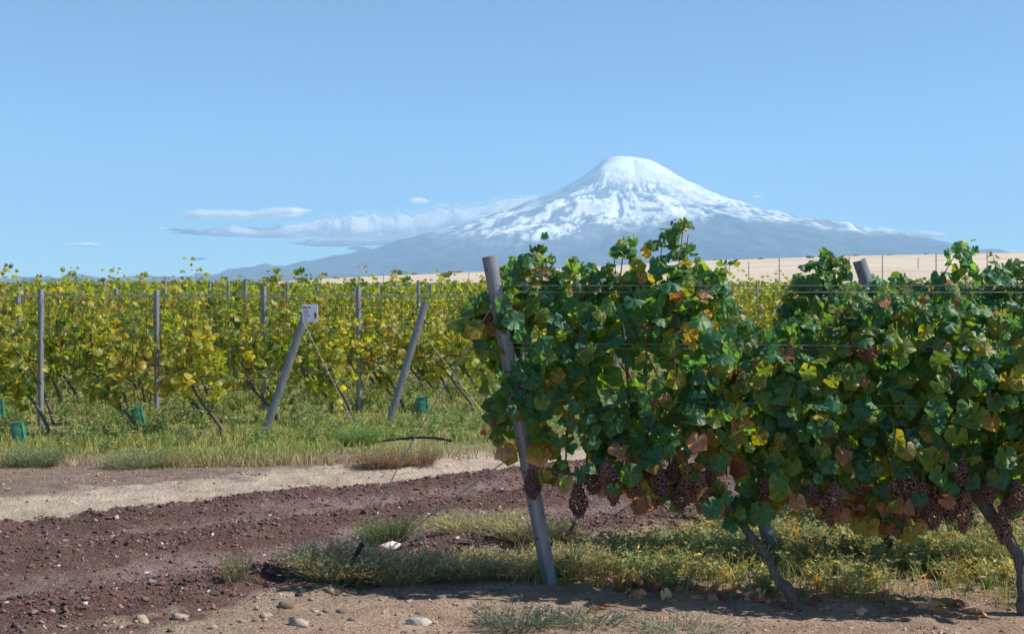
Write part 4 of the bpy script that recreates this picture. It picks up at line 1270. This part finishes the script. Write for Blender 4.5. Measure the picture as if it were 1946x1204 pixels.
for q, (px, py, wpx, tb, lb) in enumerate(rock_list):
    d = F * CAMH / (py - 548); x_ = (px - 973) / F * d; wd = wpx / F * d / 2
    r_ = np.random.default_rng(500 + q)
    v_, f_h = hull(700 + q, 13)
    v_ = v_ * [wd * 1.15, wd * r_.uniform(0.7, 1.0), wd * r_.uniform(0.4, 0.65)]
    G = Geo(); G.add(v_, f_h, pick(1, tb, r_)[0])
    o = link('rock', G.mesh('rock', M['stone'])); o.location = (x_, d, gh(x_, d) + wd * 0.04); o.rotation_euler = (0, 0, r_.uniform(0, 3))
    tag(o, lb, 'rock', 'rocks lying on the track and verge')

# ---------------------------------------------------------------- grass and weeds
def blades(G, x, y, h, lean, wd, cols, z=None):
    n = len(x)
    if z is None: z = ground_h(x, y)
    th = rng.uniform(0, 2 * np.pi, n); fa = rng.uniform(0, 2 * np.pi, n)
    dx, dy = np.cos(th) * lean * h, np.sin(th) * lean * h
    wx, wy = np.cos(fa) * wd / 2, np.sin(fa) * wd / 2
    b = np.stack([x, y, z - 0.005], -1)
    m_ = b + np.stack([dx * 0.35, dy * 0.35, h * 0.6], -1)
    t_ = b + np.stack([dx, dy, h], -1)
    w3 = np.stack([wx, wy, 0 * wx], -1)
    V = np.stack([b - w3, b + w3, m_ + w3 * 0.8, m_ - w3 * 0.8, t_], 1)
    k = (np.arange(n) * 5)[:, None]
    c3 = np.repeat(cols[:, None], 5, 1).reshape(-1, 3)
    G.add(V.reshape(-1, 3), k + np.array([[0, 1, 2, 3]]), c3)
    G.f.setdefault(3, []).append(k + np.array([[3, 2, 4]]) + (G.n - len(V) * 5))

def plants(G, x, y, h, nl, cols, lsz, spread=0.5):
    """leafy weeds: a few stems with many narrow leaflets"""
    for q in range(len(x)):
        ns = 4
        z0 = gh(x[q], y[q])
        for s_ in range(ns):
            th = rng.uniform(0, 6.28); ln = rng.uniform(0.1, spread); hh = h[q] * rng.uniform(0.6, 1.1)
            u = np.linspace(0, 1, nl)
            cx_ = x[q] + math.cos(th) * ln * hh * u ** 1.3; cy_ = y[q] + math.sin(th) * ln * hh * u ** 1.3
            cz_ = z0 + hh * u * (1 - 0.25 * ln * u)
            c = np.stack([cx_, cy_, cz_], -1)
            d_ = rng.normal(0, 1, (nl, 3)); d_[:, 2] = np.abs(d_[:, 2]) * 0.6; d_ /= np.linalg.norm(d_, axis=1)[:, None]
            s2 = np.cross(d_, rng.normal(0, 1, (nl, 3))); s2 /= np.linalg.norm(s2, axis=1)[:, None] + 1e-9
            L = lsz * rng.uniform(0.6, 1.3, (nl, 1)); 
            V = np.stack([c, c + d_ * L * 0.5 + s2 * L * 0.16, c + d_ * L, c + d_ * L * 0.5 - s2 * L * 0.16], 1)
            cc = cols[q] * rng.uniform(0.75, 1.3, (nl, 1))
            G.add(V.reshape(-1, 3), (np.arange(nl) * 4)[:, None] + np.array([[0, 1, 2, 3]]), np.repeat(cc[:, None], 4, 1).reshape(-1, 3))
            tp = c[-1]
            sw = 0.0012
            G.add([c[0] + [-sw, 0, 0], c[0] + [sw, 0, 0], c[nl // 2] + [sw, 0, 0], c[nl // 2] + [-sw, 0, 0], tp + [0, 0, 0]], [[0, 1, 2, 3]], cols[q] * 0.9)
            G.f[4].append(np.array([[G.n - 2, G.n - 3, G.n - 1, G.n - 1]])) if False else None

GRASS = [(4, (0.247, 0.325, 0.066)), (3, (0.351, 0.377, 0.088)), (2, (0.468, 0.429, 0.132)), (2, (0.156, 0.247, 0.066)), (1, (0.546, 0.442, 0.187))]
DRY = [(4, (0.47, 0.358, 0.189)), (3, (0.403, 0.325, 0.147)), (3, (0.314, 0.302, 0.126)), (1.2, (0.336, 0.202, 0.105)), (2, (0.224, 0.269, 0.105))]
GREY = [(4, (0.349, 0.318, 0.165)), (3, (0.439, 0.376, 0.185)), (2, (0.258, 0.259, 0.133)), (1, (0.516, 0.389, 0.196))]
WEED = [(4, (0.278, 0.308, 0.138)), (3, (0.392, 0.396, 0.138)), (1.6, (0.522, 0.411, 0.126)), (0.7, (0.587, 0.411, 0.115)), (1, (0.195, 0.264, 0.138))]

def edge_y(x): return np.interp(x, [-6, -4.75, -2.5, -1.3, -0.2, 1.0, 3, 6], [11.95, 11.86, 11.5, 11.75, 12.3, 13.4, 16.0, 20.0])
G = Geo()
n = 240000
d_ = 11.4 + 21 * rng.random(n) ** 1.55
x = rng.uniform(-0.44, 0.44, n) * d_
e = edge_y(x) + 0.35 * (fbm(x * 2, x * 0 + 3, 2, 8) - 0.5)
cl = fbm(x * 1.6, d_ * 1.6, 3, 15)
bare = gauss((x + 0.9) / 0.9, 0, 1) * gauss((d_ - 13.05) / 0.42, 0, 1)
bare2 = sstep(12.6, 11.6, RV(x, d_)) * (d_ > 12.3) * 0.5 * (x > -1.8)
keep = (d_ > e) & (rng.random(n) < (0.30 + 1.4 * (cl - 0.35)) * (1 - 0.95 * bare) * (1 - bare2))
keep &= ~((d_ > 22) & (rng.random(n) < 0.4))
x, d_, e, cl = x[keep], d_[keep], e[keep], cl[keep]
dry = sstep(1.1, 0.1, d_ - e + 0.9 * (cl - 0.5) * 2)
isd = rng.random(len(x)) < np.clip(dry * 0.85 + 0.10, 0, 1)
cols = np.where(isd[:, None], pick(len(x), DRY), pick(len(x), GRASS))
h = (0.02 + 0.13 * cl) * rng.uniform(0.5, 1.5, len(x)) * np.where(d_ - e < 0.8, 0.95, 0.85)
blades(G, x, d_, h, rng.uniform(0.1, 0.9, len(x)), rng.uniform(0.006, 0.012, len(x)) * (d_ / 12) ** 0.7, cols)
print('grass', len(x))
tag(link('grass', G.mesh('grass', M['blade'])), 'green and dry yellow grass covering the floor of the left field', 'grass', kind='stuff')

# leafy weeds among the vines of the left field
G = Geo()
n = 1500
d_ = 12.6 + 9 * rng.random(n); x = rng.uniform(-0.43, 0.25, n) * d_
cl = fbm(x * 0.9, d_ * 0.9, 3, 25)
keep = (d_ > edge_y(x) + 0.3) & (cl > 0.42) & ~((np.abs(x + 0.9) < 1.0) & (np.abs(d_ - 13.05) < 0.45)); x, d_ = x[keep], d_[keep]
plants(G, x, d_, rng.uniform(0.10, 0.26, len(x)), 16, pick(len(x), [(3, (0.20, 0.28, 0.09)), (2, (0.26, 0.32, 0.10)), (1, (0.36, 0.35, 0.13))]), 0.045, 0.8)
tag(link('weeds', G.mesh('weeds', M['blade'])), 'low leafy green weeds growing between the yellow vines', 'weeds', kind='stuff')

# weeds under the near rows
G = Geo()
n = 2600
x = rng.uniform(0.15, 4.2, n); y = rng.uniform(6.2, 10.2, n)
row_d = (y - (7.0 + SL * (x - 0.21)))
cl = fbm(x * 1.4, y * 1.4, 3, 35)
keep = (np.abs(x / y) < 0.43) & (RV(x, y) < 5.75 + 0.4 * cl) & (row_d > 0.0 + 0.5 * (cl - 0.5)) & (cl > 0.41) & (rng.random(n) < np.where(row_d < 0.35, 0.45, 1.0))
x, y = x[keep], y[keep]; print('weed plants', len(x))
plants(G, x, y, rng.uniform(0.05, 0.19, len(x)) * (0.6 + 0.8 * fbm(x * 2, y * 2, 2, 91)), 18, pick(len(x), WEED), 0.036, 1.1)
n = 26000
x = rng.uniform(0.0, 4.2, n); y = rng.uniform(6.2, 10.5, n)
cl = fbm(x * 1.4, y * 1.4, 3, 35)
row_d = (y - (7.0 + SL * (x - 0.21)))
keep = (np.abs(x / y) < 0.43) & (RV(x, y) < 5.8 + 0.4 * cl) & (row_d > -0.05) & (rng.random(n) < 0.35 + 1.2 * (cl - 0.3))
x, y = x[keep], y[keep]
blades(G, x, y, rng.uniform(0.04, 0.17, len(x)), rng.uniform(0.2, 1.1, len(x)), rng.uniform(0.003, 0.006, len(x)), pick(len(x), WEED + GRASS[:2]))
tag(link('weeds', G.mesh('weeds', M['blade'])), 'tangled green and ochre weeds under the near green rows', 'weeds', kind='stuff')

# wispy grey-green clumps left of the near post, each its own plant
def wispy(px, py, rad, h, n, label, tb=GREY, seed=0, sq=0.6, name='weed_clump', cat='weed', group='wispy grey-green weeds by the near post'):
    d = F * CAMH / (py - 548); x0_ = (px - 973) / F * d
    r_ = np.random.default_rng(seed)
    G = Geo()
    a = r_.uniform(0, 6.28, n); rr = rad * np.sqrt(r_.random(n)) * 0.55
    bx, by = np.cos(a) * rr, np.sin(a) * rr * sq
    z = ground_h(bx + x0_, by + d); z0 = gh(x0_, d)
    hh = h * r_.uniform(0.45, 1.1, n) * (1.1 - 0.5 * rr / rad)
    out = r_.uniform(0.5, 1.7, n)
    ex = bx + np.cos(a + r_.normal(0, .5, n)) * rad * 0.5 * out * 0.8; ey = by + np.sin(a + r_.normal(0, .5, n)) * rad * 0.4 * out * 0.8
    B = np.stack([bx, by, z - z0], -1); T = np.stack([ex, ey, z - z0 + hh], -1)
    Mi = (B + T) / 2 + np.stack([0 * hh, 0 * hh, hh * 0.18], -1)
    s = r_.normal(0, 1, (n, 3)); s[:, 2] *= 0.3; s /= np.linalg.norm(s, axis=1)[:, None]; s *= r_.uniform(0.0010, 0.0022, (n, 1))
    V = np.stack([B - s, B + s, Mi + s, Mi - s, T], 1); k = (np.arange(n) * 5)[:, None]
    cols = pick(n, tb, r_)
    base = G.n
    G.add(V.reshape(-1, 3), k + np.array([[0, 1, 2, 3]]), np.repeat(cols[:, None], 5, 1).reshape(-1, 3))
    G.f.setdefault(3, []).append(k + np.array([[3, 2, 4]]))
    # fine leaflets along the stalks
    m_ = 5
    for q in range(m_):
        u = r_.uniform(0.25, 1.0, n)[:, None]
        c = B * (1 - u) ** 2 + 2 * u * (1 - u) * (2 * Mi - (B + T) / 2) + T * u * u
        dd = (T - B) * 0.4 + r_.normal(0, 0.12, (n, 3)) * h * 2.5; dd /= np.linalg.norm(dd, axis=1)[:, None]
        s2 = np.cross(dd, r_.normal(0, 1, (n, 3))); s2 /= np.linalg.norm(s2, axis=1)[:, None] + 1e-9
        L = r_.uniform(0.012, 0.034, (n, 1))
        V = np.stack([c, c + dd * L * 0.5 + s2 * L * 0.10, c + dd * L, c + dd * L * 0.5 - s2 * L * 0.10], 1)
        G.add(V.reshape(-1, 3), (np.arange(n) * 4)[:, None] + np.array([[0, 1, 2, 3]]), np.repeat((cols * r_.uniform(0.85, 1.35, (n, 1)))[:, None], 4, 1).reshape(-1, 3))
    o = link(name, G.mesh(name, M['blade'])); o.location = (x0_, d, z0)
    tag(o, label, cat, group)
wispy(640, 1112, 0.34, 0.18, 850, 'wispy grey-green weed clump round the foot of the guy wires', seed=1)
wispy(760, 1108, 0.36, 0.16, 700, 'wide wispy weed clump right of the guy wire anchors', seed=2, tb=GREY + DRY[:2])
wispy(880, 1100, 0.36, 0.15, 700, 'wispy weed clump midway between the anchors and the nearest post', seed=3)
wispy(980, 1098, 0.30, 0.12, 520, 'low wispy weed clump just left of the foot of the nearest post', seed=4, tb=GREY + DRY[:1])
wispy(735, 1040, 0.22, 0.17, 420, 'thin pale green tuft behind the white rock', seed=5, tb=[(1, (0.17, 0.20, 0.08))])
wispy(905, 1015, 0.40, 0.13, 800, 'low dry weed patch behind the wispy clumps', seed=6)
wispy(1010, 1040, 0.34, 0.13, 700, 'dry weed patch left of the nearest post', seed=16)
wispy(1090, 1090, 0.26, 0.15, 700, 'dry grassy tuft right of the foot of the nearest post', seed=7, tb=GREY + DRY[:1])
wispy(448, 1125, 0.13, 0.15, 90, 'small sparse pale tuft growing in the red gravel', seed=8, tb=[(1, (0.22, 0.22, 0.11))])
wispy(725, 888, 0.30, 0.16, 700, 'brown dry bush at the grass edge left of the guy wire', seed=9, tb=[(2, (0.30, 0.20, 0.12)), (1, (0.38, 0.28, 0.16))], group='dry tufts at the grass edge')
wispy(795, 884, 0.25, 0.15, 400, 'small brown dry tuft at the grass edge right of the guy wire', seed=10, tb=[(2, (0.27, 0.18, 0.11)), (1, (0.36, 0.27, 0.16))], group='dry tufts at the grass edge')
wispy(65, 880, 0.36, 0.18, 600, 'grey-green bushy weed at the grass edge far left', seed=11, tb=[(2, (0.20, 0.25, 0.12)), (1, (0.28, 0.3, 0.14))], group='green tufts at the grass edge')
wispy(265, 885, 0.42, 0.15, 600, 'grey-green bushy weed at the grass edge below the green guard', seed=12, tb=[(2, (0.24, 0.27, 0.13)), (1, (0.3, 0.3, 0.14))], group='green tufts at the grass edge')
wispy(680, 846, 0.30, 0.18, 700, 'bright green grass tuft left of the black hose', seed=13, tb=[(2, (0.17, 0.28, 0.07)), (1, (0.24, 0.32, 0.1))], group='green tufts at the grass edge')
wispy(980, 1195, 0.25, 0.09, 260, 'dusty green weed creeping at the bottom edge in the middle', seed=14, tb=[(2, (0.12, 0.16, 0.11)), (1, (0.20, 0.21, 0.13))])
wispy(1120, 1190, 0.22, 0.07, 130, 'dusty green weed creeping at the bottom edge right of the middle', seed=15, tb=[(2, (0.12, 0.16, 0.11)), (1, (0.20, 0.21, 0.13))])
wispy(1290, 1200, 0.3, 0.06, 120, 'thin dusty weed at the bottom edge left of the nearest trunk', seed=17, tb=[(2, (0.18, 0.21, 0.14)), (1, (0.26, 0.26, 0.16))])

# fallen leaves
FALL = [(3, (0.312, 0.175, 0.152)), (2, (0.468, 0.294, 0.259)), (2, (0.218, 0.105, 0.091)), (1, (0.593, 0.394, 0.334))]
spots = [(1135, 1115), (1155, 1108), (1175, 1118), (1190, 1100), (1205, 1112), (1225, 1105), (1238, 1122), (1165, 1095), (1185, 1125), (1215, 1128), (1450, 1140), (1478, 1132), (1490, 1148), (1525, 1125), (1540, 1145),
         (1565, 1142), (1680, 1140), (1700, 1160), (1770, 1155), (1790, 1165), (1600, 1115), (1540, 1040), (1560, 1050), (1590, 1045), (1620, 1042), (1760, 1050), (1250, 1095), (1200, 1090), (1830, 1150), (1860, 1165)]
for q, (px, py) in enumerate(spots):
    d = F * CAMH / (py - 548); x_ = (px - 973) / F * d
    o = bpy.data.objects.new('fallen_leaf', FINE_ME[q % 8])
    s_ = rng.uniform(0.07, 0.12)
    o.location = (x_, d, gh(x_, d) + 0.025); o.rotation_euler = (rng.uniform(-0.8, 0.8), rng.uniform(-0.8, 0.8), rng.uniform(0, 6.28))
    o.scale = (s_, s_, s_ * rng.uniform(1.2, 2.4))
    c = pick(1, FALL)[0]; o.color = (*[float(v_) for v_ in c], 1)
    COL.objects.link(o)
    lb = 'curled dry brown leaf in the litter right of the nearest steel post' if px < 1300 else 'curled dry brown leaf lying on the soil by the nearest trunk'
    tag(o, lb, 'fallen leaf', 'fallen leaves in the left litter patch' if px < 1300 else 'fallen leaves around the near trunk')
G = Geo()
n = 1300
x = rng.uniform(0.3, 3.6, n); y = rng.uniform(6.4, 9.2, n)
keep = (fbm(x * 1.1, y * 1.1, 2, 88) > 0.48) & (RV(x, y) < 5.7); x, y = x[keep], y[keep]
rot = frames(len(x), np.array([0, 0, 0.0]), 0.9, 0.6, 0.3)
join_leaves(G, MID, np.stack([x, y, ground_h(x, y) + 0.015], -1), rot, rng.uniform(0.04, 0.08, len(x)), pick(len(x), FALL))
tag(link('leaf_litter', G.mesh('leaf_litter', M['leafmass'])), 'crumpled dry leaf litter scattered under the near rows', 'leaf litter', kind='stuff')
for o_ in bpy.data.objects:
    if len(str(o_.get('label', '')).replace('-', ' ').split()) > 15: print('LONG', o_.name, o_['label'])
